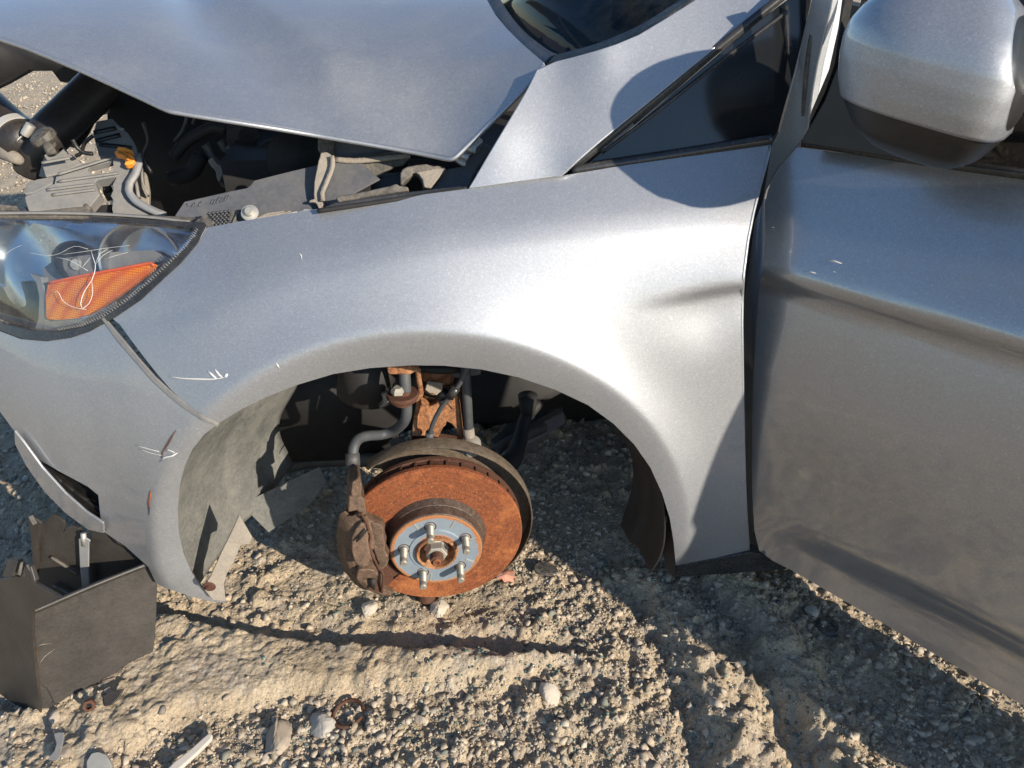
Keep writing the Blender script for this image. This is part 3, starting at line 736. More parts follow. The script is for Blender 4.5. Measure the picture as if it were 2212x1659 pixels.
# caliper: body wrapped round the leading edge of the rotor, in axle coordinates
cal = empty('brake_caliper', (0, 0, .18)); cal.parent = car
def arc_body(name, a0, a1, secs, mat, parent, n=26, bevel=None, ends=True, fn=None):
    """closed section (r, y) swept from a0 to a1 degrees"""
    bm = bmesh.new(); rings = []
    for i in range(n+1):
        t = i/n; a = math.radians(a0+(a1-a0)*t); row = []
        for (r, y) in secs:
            if fn: r, y = fn(t, r, y)
            row.append(bm.verts.new((r*math.cos(a), y, r*math.sin(a))))
        rings.append(row)
    m = len(secs)
    for A, B in zip(rings, rings[1:]):
        for k in range(m): bm.faces.new((A[k], A[(k+1) % m], B[(k+1) % m], B[k]))
    if ends: bm.faces.new(rings[0][::-1]); bm.faces.new(rings[-1])
    o = loc_child(finish(name, bm, mat, None), parent)
    if bevel: mods(o, bevel=bevel, ang=38, seg=3)
    return o
def B5(zx, zy): return (658.3+.3472*zx, 740.6+.3472*zy)
def poly5(pts): return [B5(*p) for p in pts]
def taper(t, r, y):
    e = min(1, (t*(1-t)*4)**.5+.05)
    return (.140+(r-.140)*(.35+.65*e), .055+(y-.055)*(.70+.30*e))
arc_body('caliper_bridge', 150, 234, [(.128,.018),(.128,.004),(.140,.0),(.150,.004),(.157,.018),(.158,.080),(.150,.098),(.150,.066),(.152,.05),(.150,.03)], 'caliper', cal, fn=taper, bevel=.002)
CC = [(350,1250,-.026),(270,1200,-.018),(225,1150,.010),(200,1200,.045),(215,1320,.042),(260,1420,.040),(330,1500,.034),(300,1380,.000),(420,1540,.012),(475,1550,.004),(470,1440,-.010),
      (520,1330,.010),(500,1200,.008),(450,1250,-.014),(430,1130,.000),(340,1080,-.010),(250,1070,.006),(390,1370,-.018),(330,1300,-.022)]
CPs = np.array([at(*B5(x, y), Y=q) for x, y, q in CC]); cfit = tps_fit(CPs[:,0], CPs[:,2], CPs[:,1], 1.2e-3)
def cpx(x, y, Y=-.01): p = at(*B5(x, y), Y=Y); return p[0], p[2]
PK = [(cpx(395,1300), .015, .007, .0045), (cpx(400,1460), .009, .006, .0035)]
def calf(u, v):
    y = cfit(u, v)
    for (a, b), rx, rz, dp in PK: y = y+dp*np.exp(-(((u-a)/rx)**2+((v-b)/rz)**2)**2)
    y = y+.0005*np.sin(u*260)*np.sin(v*210+1)
    return y
CALS = Surf(calf)
cb_ = panel('caliper_body', poly5([(215,1085),(222,1060),(245,1050),(258,1075),(300,1078),(325,1060),(345,1088),(380,1075),(405,1100),(440,1112),(480,1128),(497,1165),(490,1200),(505,1250),(500,1290),(526,1335),(512,1385),(480,1410),(470,1450),(480,1500),(476,1552),(455,1556),(440,1535),(400,1540),(355,1532),(310,1500),(250,1425),(212,1325),(197,1200),(203,1125)]), CALS, 'caliper', None, step=.0035, thick=.020, bevel=.003)
cb_.parent = cal; cb_.matrix_parent_inverse = wmat(cal).inverted()
def cslab(name, pts, pl, mat, **k):
    o = slab(name, poly5(pts), pl, mat, cal, **k); return o
cslab('caliper_bracket', [(280,870),(342,832),(358,885),(352,960),(375,972),(388,1070),(350,1085),(325,1045),(268,1060),(272,960)], plane(at(*B5(320,950), Y=-.010), (.15,-1,.15)), 'caliper', thick=.045, bevel=.005)
cslab('caliper_bracket', [(292,870),(335,845),(342,880),(338,955),(290,965),(286,930)], plane(at(*B5(320,920), Y=-.017), (.15,-1,.15)), 'caliper', thick=.01, bevel=.003)
cslab('caliper_bracket', [(395,1470),(450,1462),(470,1480),(478,1560),(440,1545),(398,1535)], plane(at(*B5(440,1500), Y=-.002), (0,-1,.1)), 'rust_dark', thick=.03, bevel=.002)
cslab('pad_slot', [(318,1235),(330,1222),(385,1165),(392,1172),(345,1225),(322,1243)], plane(at(*B5(350,1200), Y=-.030), (0,-1,.2)), 'void', thick=.004, bevel=0)
cslab('pad_slot', [(402,1475),(440,1472),(436,1540),(408,1520)], plane(at(*B5(420,1500), Y=-.0045), (0,-1,.1)), 'void', thick=.003, bevel=0)
cslab('caliper_pad', [(292,1215),(318,1160),(350,1118),(372,1130),(392,1180),(398,1255),(414,1335),(398,1392),(350,1402),(310,1370),(290,1300)], plane(at(*B5(350,1260), Y=-.0245), (.12,-1,.12)), 'caliper', thick=.02, bevel=.0035, seg=3)
cslab('caliper_pad', [(412,1118),(445,1122),(476,1136),(492,1170),(486,1205),(500,1250),(496,1292),(520,1336),(505,1380),(478,1402),(452,1360),(428,1290),(418,1210)], plane(at(*B5(460,1260), Y=-.0135), (-.10,-1,.10)), 'caliper', thick=.02, bevel=.0025, seg=3)
cslab('caliper_pad', [(330,1415),(395,1408),(440,1420),(462,1450),(440,1466),(395,1468),(350,1500),(318,1470)], plane(at(*B5(390,1440), Y=-.012), (.05,-1,-.1)), 'caliper', thick=.02, bevel=.003, seg=3)
def cw(pts, rad, mat='rust_dark', off=.003):
    return tube('pad_spring', [CALS.hit(*B5(*p))-np.array([0, off, 0]) if len(p) == 2 else at(*B5(p[0], p[1]), Y=p[2]) for p in pts], rad, mat, cal, n=8)
cw([(352,1060,-.022),(385,1110),(402,1160),(412,1200),(405,1250),(415,1300),(440,1350),(462,1395),(485,1430,-.012),(488,1480,-.012),(480,1550,-.006)], .0022)
cw([(385,1095),(360,1150),(352,1180),(385,1165),(405,1170)], .0016)
for x, y, q_ in ((362,1262,.011),(455,1272,.0055),(455,1305,.005),(460,1160,.005)):
    p = CALS.hit(*B5(x, y)); lathe('caliper_boss', [(0,-.0022),(q_*.6,-.0022),(q_*.85,-.0015),(q_,.0005),(q_*1.1,.006)], 'caliper', cal, c=p, n=24)
arc_body('brake_pad', 156, 226, [(.092,.031),(.092,.018),(.146,.018),(.146,.031)], 'rust_dark', cal, bevel=.001)
bj = L('ball_joint', [(0,-.01),(.012,-.01),(.016,-.006),(.017,.012),(.010,.02)], 'rust_dark', cal, n=20, axis='Z'); bj.location = (-.025, .05, -.158)

# ---- strut, knuckle, links
def T(zx, zy): return (768+.1488*zx, 768+.1488*zy)
st = empty('suspension_strut', (0,.12,.3)); st.parent = car
sp = plane(at(940,900,Y=.13), (-.12, -1, .22))
slab('strut_bracket', [T(890,620),T(1010,700),T(1060,745),T(1160,700),T(1230,640),T(1290,600),T(1440,560),T(1490,590),T(1500,700),T(1520,860),T(1545,1080),T(1560,1260),T(1568,1370),T(1480,1345),
     T(1470,1150),T(1440,1060),T(1390,1000),T(1320,960),T(1305,1020),T(1270,1050),T(1230,1130),T(1190,1210),T(1150,1240),T(1100,1230),T(1030,1195),T(940,1180),T(815,1172),T(825,1020),T(850,850),T(870,740)], sp, 'rust_knuckle', st, thick=.022, bevel=.003)
slab('strut_bracket', [T(812,1172),T(1560,1300),T(1568,1500),T(800,1500)], plane(at(940,950,Y=.175), (0,-1,.1)), 'rust_dark', st, thick=.03)
slab('strut_bracket', [T(850,800),T(905,640),T(930,760),T(880,900),T(870,1080),T(925,1110),T(935,1175),T(815,1172),T(822,1000)], plane(at(900,880,Y=.118), (-.5,-1,.2)), 'rust_knuckle', st, thick=.012, bevel=.002)
cyl = [(at(*T(1180,180),Y=.20)), (at(*T(1160,700),Y=.185))]
tube('strut_tube', [at(*T(1190,-260),Y=.21), cyl[0], cyl[1]], .030, 'rust_knuckle', st, n=28, smooth=False)
tube('strut_collar', [at(*T(1180,330),Y=.196), at(*T(1170,430),Y=.194)], .0345, 'rust_dark', st, n=28, smooth=False)
slab('strut_label', [T(1045,370),T(1270,400),T(1255,560),T(1170,580),T(1110,545),T(1090,555),T(1010,500)], plane(at(*T(1140,460),Y=.148), (.1,-1,.25)), 'dusty_light', st, thick=.004, bevel=.002)
tube('spring_seat', [at(*T(1190,-30),Y=.21), at(*T(1185,60),Y=.208)], .070, 'void', st, n=32, smooth=False)
slab('hose_bracket', [T(455,145),T(700,135),T(930,150),T(930,235),T(860,240),T(800,275),T(500,278),T(462,262)], plane(at(*T(690,210),Y=.085), (0,-1,.35)), 'rust_knuckle', st, thick=.006, bevel=.003)
tube('hose_bracket', [at(*T(905,200),Y=.092), at(*T(915,330),Y=.10), at(*T(940,470),Y=.105), at(*T(945,560),Y=.105), at(*T(900,620),Y=.10), at(*T(810,655),Y=.092)], .0045, 'rust_knuckle', st, n=8)
hs = empty('brake_hose', (-.05,.08,.45)); hs.parent = car
tube('hose_upper', [at(*T(712,250),Y=.095), at(*T(720,400),Y=.09), at(*T(725,520),Y=.088)], .0092, 'hose', hs, n=16)
gw = at(*T(685,590), Y=.088)
lathe('hose_grommet', [(0,.012),(.012,.012),(.013,.006),(.024,.006),(.026,.002),(.024,-.004),(.016,-.006),(.016,-.012),(0,-.012)], 'rust_dark', hs, c=gw, n=28, axis='Z')
lathe('hose_nut', [(0,.016),(.007,.016),(.011,.012),(.012,.006)], 'steel', hs, c=gw+np.array([-.006,-.004,.004]), n=6, axis='Z')
tube('hose_lower', [at(*T(740,650),Y=.088), at(*T(745,760),Y=.088), at(*T(735,880),Y=.09), (at(*T(690,980),Y=.10)), at(*T(560,1090),Y=.12), at(*T(380,1150),Y=.12), at(*T(180,1165),Y=.10), at(*T(50,1210),Y=.085), at(*T(-20,1320),Y=.07), at(*T(-40,1480),Y=.06), at(*T(-20,1640),Y=.05), at(*T(10,1820),Y=.045)], .0085, 'hose', hs, n=14)
tube('hose_crimp', [at(*T(-45,1420),Y=.062), at(*T(-35,1600),Y=.052)], .0115, 'under', hs, n=14)
wr = empty('sensor_wire', (0,.06,.5)); wr.parent = car
tube('cable', [at(*T(1640,150),Y=.06), at(*T(1570,300),Y=.065), at(*T(1490,440),Y=.07), at(*T(1390,580),Y=.07), at(*T(1280,700),Y=.075), at(*T(1190,850),Y=.08), at(*T(1120,1000),Y=.085), at(*T(1080,1130),Y=.09)], .0040, 'hose', wr, n=10)
tube('cable', [at(*T(1450,480),Y=.072), at(*T(1330,560),Y=.080), at(*T(1190,610),Y=.10), at(*T(1000,560),Y=.14)], .0030, 'black', wr, n=8)
tube('cable_clip', [at(*T(1460,470),Y=.066), at(*T(1370,600),Y=.069)], .0075, 'trim', wr, n=8)
tube('cable_clip', [at(*T(1310,540),Y=.078), at(*T(1220,620),Y=.09)], .0075, 'black', wr, n=6)
tube('cable_end', [at(*T(1080,1120),Y=.09), at(*T(1070,1220),Y=.095)], .0075, 'hose', wr, n=10)
tube('zip_tie', [at(*T(1290,640),Y=.075), at(*T(1400,775),Y=.07)], .0013, 'black', wr, n=6)
tube('zip_tie', [at(*T(1215,640),Y=.09), at(*T(1225,690),Y=.09), at(*T(1270,720),Y=.08)], .003, 'dusty_light', wr, n=6)
lk = empty('stabilizer_link', (.05,.14,.35)); lk.parent = car
tube('link_rod', [at(*T(1590,150),Y=.13), at(*T(1605,300),Y=.13), at(*T(1655,1240),Y=.105)], .0078, 'hose', lk, n=16, smooth=False)
tube('link_end', [at(*T(1640,1060),Y=.1085), at(*T(1662,1290),Y=.104)], .0095, 'dusty_light', lk, n=16, smooth=False)
lathe('ball_stud', [(0,-.014),(.006,-.014),(.010,-.013),(.011,-.009),(.015,-.008),(.0175,-.002),(.0175,.012),(.010,.02)], 'steel', lk, c=at(*T(1678,1335), Y=.095), n=28)
slab('strut_bracket', [T(1400,130),T(1830,150),T(1820,280),T(1640,310),T(1560,330),T(1400,320)], plane(at(*T(1600,230),Y=.16), (0,-1,.3)), 'under', st, thick=.01)
slab('fluid_tab', [T(340,745),T(395,710),T(410,660),T(385,590),T(400,560),T(470,530),T(480,470),T(520,560),T(500,650),T(440,720),T(380,748)], plane(at(*T(450,620),Y=.14), (.2,-1,.2)), 'dusty_light', car, thick=.012, bevel=.002)
slab('lower_shield_tab', [T(480,1245),T(600,1190),T(700,1180),T(765,1365),T(545,1430)], plane(at(*T(620,1300),Y=.15), (.1,-1,.3)), 'liner', car, thick=.004)
slab('lower_shield_tab', [T(405,1100),T(650,960),T(655,1030),T(560,1095)], plane(at(*T(560,1050),Y=.19), (.1,-1,.3)), 'liner', car, thick=.004)

# under-car structure seen through the arch
und = empty('subframe', (0,.5,.3)); und.parent = car
def uplate(name, pts, p0, n, mat='under', thick=.02, par=None, **k): return slab(name, pts, plane(p0, n), mat, par or und, thick=thick, **k)
uplate('cross_member', [(1062,990),(1070,975),(1130,935),(1217,888),(1222,915),(1130,968),(1080,1005)], at(1140,950,Y=.42), (.1,-1,.5), thick=.05)
uplate('cross_member', [(1075,975),(1130,938),(1180,908),(1215,892),(1216,876),(1150,898),(1100,915),(1060,950)], at(1140,930,Y=.46), (.1,-.4,1), thick=.02)
tube('control_arm', [at(1165,870,Y=.36), at(1135,905,Y=.33), at(1120,960,Y=.28), at(1090,1010,Y=.2), at(960,1080,Y=.12)], [.011,.013,.016,.020,.024], 'void', und, n=16)
tube('ball_boot', [at(1140,855,Y=.34), at(1140,900,Y=.34)], [.020,.014], 'void', und, n=20, smooth=False)
tube('tie_rod', [at(1060,985,Y=.2), at(1100,955,Y=.34), at(1210,905,Y=.5)], [.011,.012,.018], 'under', und, n=14)
tube('sump_pipe', [at(560,1020,Y=.38), at(680,995,Y=.38), at(780,992,Y=.36), at(860,1000,Y=.3)], .016, 'under', und, n=14)
# dark bay walls: firewall side, far structure, engine block
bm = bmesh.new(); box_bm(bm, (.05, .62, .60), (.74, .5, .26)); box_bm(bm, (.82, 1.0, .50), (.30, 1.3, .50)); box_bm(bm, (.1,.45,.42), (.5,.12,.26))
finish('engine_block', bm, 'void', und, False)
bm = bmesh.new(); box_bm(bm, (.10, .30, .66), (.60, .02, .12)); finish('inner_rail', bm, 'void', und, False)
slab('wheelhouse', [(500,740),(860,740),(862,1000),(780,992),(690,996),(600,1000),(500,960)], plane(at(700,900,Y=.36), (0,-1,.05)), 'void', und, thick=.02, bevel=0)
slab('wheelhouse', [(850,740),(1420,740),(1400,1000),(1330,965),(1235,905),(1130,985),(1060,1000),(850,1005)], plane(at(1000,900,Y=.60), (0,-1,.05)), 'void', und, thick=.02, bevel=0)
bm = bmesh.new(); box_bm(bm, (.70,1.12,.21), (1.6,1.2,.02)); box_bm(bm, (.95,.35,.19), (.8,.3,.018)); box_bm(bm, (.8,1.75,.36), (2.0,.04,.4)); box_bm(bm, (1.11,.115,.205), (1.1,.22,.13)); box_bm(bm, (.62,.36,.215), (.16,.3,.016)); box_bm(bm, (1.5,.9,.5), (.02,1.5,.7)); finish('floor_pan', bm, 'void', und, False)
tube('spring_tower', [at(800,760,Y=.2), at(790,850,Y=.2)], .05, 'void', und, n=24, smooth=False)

# rear of the arch: splash guard and sill
sl_ = slab('splash_guard', [(1420,1090),(1436,1062),(1447,1120),(1456,1180),(1460,1245),(1452,1247),(1437,1225),(1425,1160)], plane(at(1445,1170,Y=-.02), (-.7,-1,.1)), 'black', car, thick=.005)
slab('guard_slot', [(1433,1118),(1438,1116),(1440,1130),(1435,1131)], plane(at(1437,1124,Y=-.022), (-.7,-1,.1)), 'dusty_light', sl_, thick=.004, bevel=0)
sill = Surf(lambda u, v: -.028+.30*(v-.14)**2*0+.9*soft(.145-v, .01))
panel('sill_trim', [(1460,1222),(1540,1208),(1622,1194),(1640,1196),(1705,1222),(1700,1230),(1600,1238),(1520,1243),(1462,1247)], plane(at(1540,1225,Y=-.028), (0,-1,-.15)), 'trim', car, step=.03, thick=.02)

# ---- hood
hc = np.array([  # x px, y px, depth plane Y
 (0,78,.30),(110,118,.255),(250,178,.20),(365,232,.150),(560,266,.135),(760,300,.125),(975,338,.098),(1080,235,.112),(1175,135,.142),(1130,100,.22),(1090,60,.32),(1050,0,.46)])
HP = np.array([at(x, y, Y=Y_) for x, y, Y_ in hc])
extra = []
HX = np.concatenate([HP[:,0], [-.75, -.2, .30, -.8, .1, -.3, -.1, -.45]]); HY = np.concatenate([HP[:,1], [.85, .85, .85, 1.5, 1.5, .45, .30, .30]])
HZ = np.concatenate([HP[:,2], [.985, .985, .950, .965, .98, .942, .892, .925]])
hf = tps_fit(HX, HY, HZ)
HC = [at(x, y, z=z_)[:2] for x, y, z_ in ((380,-60,.95),(480,0,.945),(700,75,.925),(900,115,.905),(1130,172,.875),(1200,185,.87))]
def hood_f(u, v):
    # crease running to the rear corner
    cy = np.interp(u, [p[0] for p in HC], [p[1] for p in HC]); d = v-cy
    return hf(u, v)-.30*soft(-d, .012)*np.exp(-(d/.20)**2)
HOOD = Surf(hood_f, eu=(1,0,0), ev=(0,1,0), ew=(0,0,1))
hood_o = [(-150,18),(0,78),(55,96),(110,118),(180,148),(250,180),(310,208),(350,227),(368,234),(420,243),(500,256),(600,272),(700,289),(800,306),(900,324),(965,337),(975,338),(985,332),(1040,280),(1080,240),(1130,190),(1160,155),(1175,135),(1150,114),(1125,92),(1095,62),(1070,32),(1052,0),(1040,-40),(900,-60),(500,-60),(200,-55),(-150,-50)]
hood_o = [(x, y) for x, y in hood_o]
hd = panel('hood', hood_o, HOOD, mat_paint('silver_hood_paint', dust=.75, coatmix=.8), car, step=.014, thick=.006, bevel=.002)
def hem(pts, S, r, mat, parent, off=0.):
    P_ = [S.hit(p[0], p[1]) for p in densify(pts, 16, False, closed=False)]
    return tube('hem', [p+S.E[2]*off for p in P_], r, mat, parent, n=10, sub=2)
hem([(-100,40),(0,79),(55,97),(110,119),(180,149),(250,181),(310,209),(350,228),(368,235),(420,244),(500,257),(600,273),(700,290),(800,307),(900,325),(965,338),(976,338),(986,332),(1040,280),(1080,240),(1130,190),(1160,155),(1175,136)], HOOD, .0034, 'paint', hd, -.0036)
hem([(1664,318),(1658,345),(1643,400),(1628,460),(1616,520),(1607,590),(1604,640),(1603,700),(1604,780),(1605,860),(1607,950),(1610,1050),(1613,1120),(1618,1190)], BODY, .0026, 'paint', o_fender, .0022)
# inner frame of the hood, set in from its edge
und_h = Surf(lambda u, v: hood_f(u, v)-.022, eu=(1,0,0), ev=(0,1,0), ew=(0,0,1))
# ---- pillar base, quarter trim and windshield
def PZ(x, y, Y): return at(x, y, Y=Y)
pil = [(1013,408,.062),(1110,394,.062),(1212,380,.062),(1250,364,.075),(1450,205,.112),(1600,78,.148),(1665,20,.165),(1500,0,.190),(1400,60,.168),(1300,108,.155),(1200,138,.150),(1140,190,.126),(1075,300,.085),(1350,150,.142),(1700,-10,.175),(1560,-40,.205)]
PP = np.array([at(x, y, Y=Y_-.018*(x > 1230)) for x, y, Y_ in pil])
pf = tps_fit(PP[:,0], PP[:,2], PP[:,1], 5e-4)
PIL = Surf(pf)
panel('pillar_cover', [(1012,408),(1110,394),(1212,380),(1222,372),(1248,348),(1300,303),(1400,222),(1500,140),(1600,58),(1668,2),(1720,-40),(1560,-50),(1500,0),(1440,38),(1380,74),(1330,95),(1290,108),(1240,122),(1200,132),(1160,150),(1140,190),(1120,225),(1090,275),(1050,342),(1025,385)], PIL, 'paint', car, step=.011, thick=.006, bevel=.0025)
ws = plane(at(1300,60,Y=.40), (-.62, -.25, .75))
wsp = slab('windshield', [(1020,-60),(1060,20),(1120,95),(1180,140),(1240,126),(1300,110),(1380,78),(1440,42),(1510,0),(1600,-60)], ws, 'windglass', car, thick=.005, bevel=0)
ribbon_px('glass_border', [(1035,-60),(1062,15),(1110,85),(1165,132),(1185,142)], .045, ws, 'trim', wsp, off=.003)
ribbon_px('glass_border', [(1180,140),(1240,126),(1300,108),(1380,74),(1440,38),(1510,-8),(1580,-60)], .030, ws, 'seal', wsp, off=.003)
ribbon_px('hood_seal', [(1040,-10),(1066,45),(1100,90)], .004, plane(at(1060,40,Y=.50), (-.6,-.3,.7)), 'greyplastic', car, off=0, thick=.01)
# dashboard behind the glass
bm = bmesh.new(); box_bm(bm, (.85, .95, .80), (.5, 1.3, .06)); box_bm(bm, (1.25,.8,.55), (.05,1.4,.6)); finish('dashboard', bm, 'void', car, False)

tri = plane(at(1500,200,Y=.125), (-.05, -1, .28))
slab('quarter_glass', [(1262,362),(1330,306),(1450,205),(1560,110),(1640,44),(1700,0),(1762,-40),(1752,10),(1735,80),(1715,160),(1695,230),(1680,285),(1664,308),(1520,332),(1380,352)], tri, 'black_clean', car, thick=.006, bevel=.001)
ribbon_px('window_seal', [(1216,378),(1300,309),(1400,226),(1500,145),(1600,64),(1690,-8),(1740,-50)], .012, plane(at(1450,190,Y=.117),(-.05,-1,.30)), 'trim', car, thick=.006)
ribbon_px('window_seal', [(1235,368),(1380,346),(1520,324),(1666,300)], .012, plane(at(1450,335,Y=.083),(0,-1,.4)), 'trim', car, thick=.006)
ribbon_px('window_seal', [(1300,330),(1420,240),(1560,130),(1700,25)], .005, tri, 'trim', car, off=.001, thick=.003)

# inner frame behind the gap between fender and door
slab('hinge_pillar', [(1667,310),(1682,285),(1715,160),(1752,0),(1765,-50),(1806,-50),(1794,20),(1766,140),(1750,230),(1745,280),(1722,318),(1680,366),(1655,412),(1640,470)], plane(at(1700,250,Y=.135), (-.95,-.30,0)), 'paint', car, thick=.012, bevel=.003)
slab('hinge_pillar', [(1808,-50),(1840,-50),(1818,60),(1796,170),(1754,274),(1751,230),(1767,140),(1795,20)], plane(at(1790,120,Y=.150), (.35,-1,.15)), 'paint', car, thick=.02, bevel=.003)
ribbon_px('door_seal', [(1775,-20),(1752,110),(1742,210),(1740,290)], .010, plane(at(1750,150,Y=.115),(.35,-1,.15)), 'seal', car, thick=.006)
slab('hinge_pillar', [(1612,620),(1630,480),(1650,430),(1664,640),(1664,1212),(1618,1200),(1604,700)], plane(at(1640,800,Y=.075), (-.9,-.4,0)), 'paint', car, thick=.03, bevel=0)

#=DOOR
DA = math.radians(54); da = np.array([math.cos(DA), -math.sin(DA), 0]); dn = np.array([math.sin(DA), math.cos(DA), 0])   # along, inward
DO = np.array([.547, -.036, 0])
dcz = lambda s: .655+.06*s                         # main crease
def door_f(s, z):
    s = np.asarray(s, float); z = np.asarray(z, float)
    d = dcz(s)-z
    y = -.020+.52*soft(-d, .011)                # above the crease: leans in
    y = y+.018*sstep(.0, .032, d)*np.exp(-np.maximum(d, 0)/.30)          # tucked in just under it
    y = y-.016*np.sin(np.clip((d-.03)/.37, 0, 1)*np.pi)-.004*sstep(.30, .43, d)                    # swells again low down
    y = y+.046*sstep(.385, .465, d)*sstep(-.05,.30,s)-.006*sstep(.47, .53, d)*sstep(-.05,.30,s)
    return y
DOOR = Surf(door_f, DO, da, (0,0,1), dn)
dr = empty('door', (.56, 0, .2)); dr.parent = car
door_o = [(1722,318),(1700,342),(1680,366),(1668,390),(1658,412),(1652,440),(1652,500),(1650,560),(1645,592),(1640,620),(1634,700),(1628,800),(1625,900),(1624,1000),(1625,1080),(1630,1150),(1640,1190),(1670,1212),(1710,1232),(1800,1284),(1900,1342),(2000,1402),(2100,1460),(2212,1525),(2330,1592),(2330,400),(2212,381),(2080,364),(1950,348),(1840,333),(1770,324)]
panel('door_skin', door_o, DOOR, mat_paint('silver_door_paint', dust=.6, coatmix=1.3, rough=.27, spots=True), dr, step=.011, thick=.006, bevel=.003)
# the rest of the door, outside the picture on the right
def door_ext():
    bm = bmesh.new(); g = []
    for i in range(25):
        s_ = .42+.66*i/24; zb, zt = .135-.02*(s_-.42), .80+.085*s_; g.append([bm.verts.new(DOO(s_, zb+(zt-zb)*j/30)) for j in range(31)])
    for i in range(24):
        for j in range(30): bm.faces.new((g[i][j], g[i+1][j], g[i+1][j+1], g[i][j+1]))
    mods(finish('door_skin', bm, 'paint', dr), .004)
def DOO(s_, z_): return DO+da*s_+dn*(float(door_f(s_, z_))+.007)+np.array([0,0,z_])
door_ext()
# sash, inner body of the door, glass rail behind
def dpt(s, z, o=0): return DO+da*s+dn*o+np.array([0,0,z])
bm = bmesh.new(); vs = []
def dbox(bm, s0, s1, z0, z1, o0, o1):
    v = [bm.verts.new(dpt(s, z, o)) for o in (o0, o1) for s, z in ((s0,z0),(s1,z0),(s1,z1),(s0,z1))]
    for q in ((0,1,2,3),(7,6,5,4),(0,4,5,1),(1,5,6,2),(2,6,7,3),(3,7,4,0)): bm.faces.new([v[i] for i in q])
dbox(bm, .14, 1.08, .24, .61, .060, .15); dbox(bm, .06, 1.06, .100, .26, .115, .16); dbox(bm, .16, 1.08, .60, .78, .120, .20)  # middle box: unseen, added to block sun passing under the door
finish('door_inner_and_light_block', bm, 'void', dr, False)
DW = plane(dpt(.2, .85, .055), dn*1.+np.array([0,0,-.22]))
slab('window_glass', [(1745,300),(1830,180),(1850,60),(1870,-60),(2400,-60),(2400,400),(2212,382),(1950,345),(1760,316)], DW, 'black_clean', dr, thick=.005, bevel=0)
bm = bmesh.new(); dbox(bm, .40, 1.04, .84, .97, .075, .082); finish('window_frame', bm, 'trim', dr, False)
slab('window_frame', [(1826,-60),(1838,-60),(1815,60),(1803,140),(1782,200),(1752,262),(1745,285),(1752,240),(1790,150),(1810,60)], plane(dpt(.05,.95,.03), dn), 'trim', dr, thick=.02)
slab('mirror_base', [(1727,311),(1740,285),(1780,215),(1805,150),(1815,120),(1900,200),(2000,290),(2080,362),(2000,354),(1900,338),(1800,322)], plane(dpt(.06,.86,.02), dn*1.+np.array([0,0,-.12])), 'black', dr, thick=.02, bevel=.003)
ribbon_px('belt_seal', [(1735,308),(1800,316),(1900,332),(2000,347),(2100,361),(2260,382)], .010, plane(dpt(.1,.83,.03), dn), 'trim', dr, thick=.010)

# mirror
mir = empty('door_mirror', (.55, -.15, .9)); mir.parent = car
MR = .10                                              # roll of the housing
mo = np.array([-.70, -.714, 0]); mfw = np.array([-.714, .70, 0]); mup = np.array([0, 0, 1.])
MC = CAM+.835*ray(2030,150)
KW = [(-1.0,.0),(-.97,.30),(-.90,.52),(-.75,.72),(-.5,.88),(-.25,.965),(0,1.),(.2,1.),(.34,.965),(.5,.87),(.7,.68),(.85,.47),(.95,.26),(1.,.0)]
def kprof(w): return float(np.interp(w, [a for a, b in KW], [b for a, b in KW]))
def mshell(name, mat, parent, w0, w1, A=.096, B=.109, Hh=.099, sc=1., thick=.003, cut=-.90, nv=36):
    bm = bmesh.new(); nu = 96; g = []
    for j in range(nv+1):
        w = w0+(w1-w0)*j/nv; row = []
        k = (kprof(w-.03)+kprof(w)*2+kprof(w+.03))/4 if abs(w) < .93 else kprof(w)
        for i in range(nu):
            th = 2*math.pi*i/nu; c, s = math.cos(th), math.sin(th)
            ex = 1.0 if c > 0 else .34; ey = .5 if s > 0 else .9
            a_ = math.copysign(abs(c)**ex, c)*k; b_ = math.copysign(abs(s)**ey, s)*k
            a2 = max(a_, cut+.42*max(0., w-.1))
            wz = w+.05*b_+.14*a2
            P_ = MC+mfw*a2*A*sc*(1-.15*max(0, -b_))+mo*b_*B*sc+mup*wz*Hh*sc+mo*.0
            row.append(bm.verts.new(P_))
        g.append(row)
    for j in range(nv):
        for i in range(nu): bm.faces.new((g[j][i], g[j][(i+1) % nu], g[j+1][(i+1) % nu], g[j+1][i]))
    if abs(w0) > .99 or w0 < -.9: bm.faces.new(g[0][::-1])
    if w1 > .9: bm.faces.new(g[-1])
    bmesh.ops.remove_doubles(bm, verts=bm.verts, dist=1e-5)
    return mods(finish(name, bm, mat, parent), thick)
mshell('mirror_cap', 'paint', mir, -.42, 1.0)
mshell('mirror_housing', 'black', mir, -1.0, .95, sc=.972, cut=-.97)
tube('mirror_arm', [MC-mo*.02-mup*.055, MC-mo*.10-mup*.07, MC-mo*.17-mup*.075], [.045,.042,.05], 'black', mir, n=24)

#=HEADLIGHT
LAMP = Surf(lambda u, v: side(u, v)-.001)
hl = empty('headlight', (-.5, .15, .62)); hl.parent = car
lens_o = [(-90,474),(0,473),(120,475),(250,480),(380,487),(426,493),(424,505),(403,533),(362,575),(318,616),(276,650),(228,684),(180,706),(130,716),(70,714),(0,697),(-90,664)]
panel('lens', lens_o, Surf(lambda u, v: side(u, v)-.004), 'lens', hl, step=.012, thick=.003, bevel=0)
gasket_o = [(446,489),(428,524),(392,566),(346,608),(303,648),(244,688),(192,716),(150,730),(100,737),(45,731),(0,714),(-90,690),(-90,664),(0,697),(70,714),(130,716),(180,706),(228,684),(276,650),(318,616),(362,575),(403,533),(424,505),(426,493),(380,487),(250,480),(120,475),(0,473),(-90,474),(-90,466),(0,466),(200,468),(440,480)]
panel('gasket', gasket_o, Surf(lambda u, v: side(u, v)-.002), 'trim', hl, step=.012, thick=.012, bevel=.001)
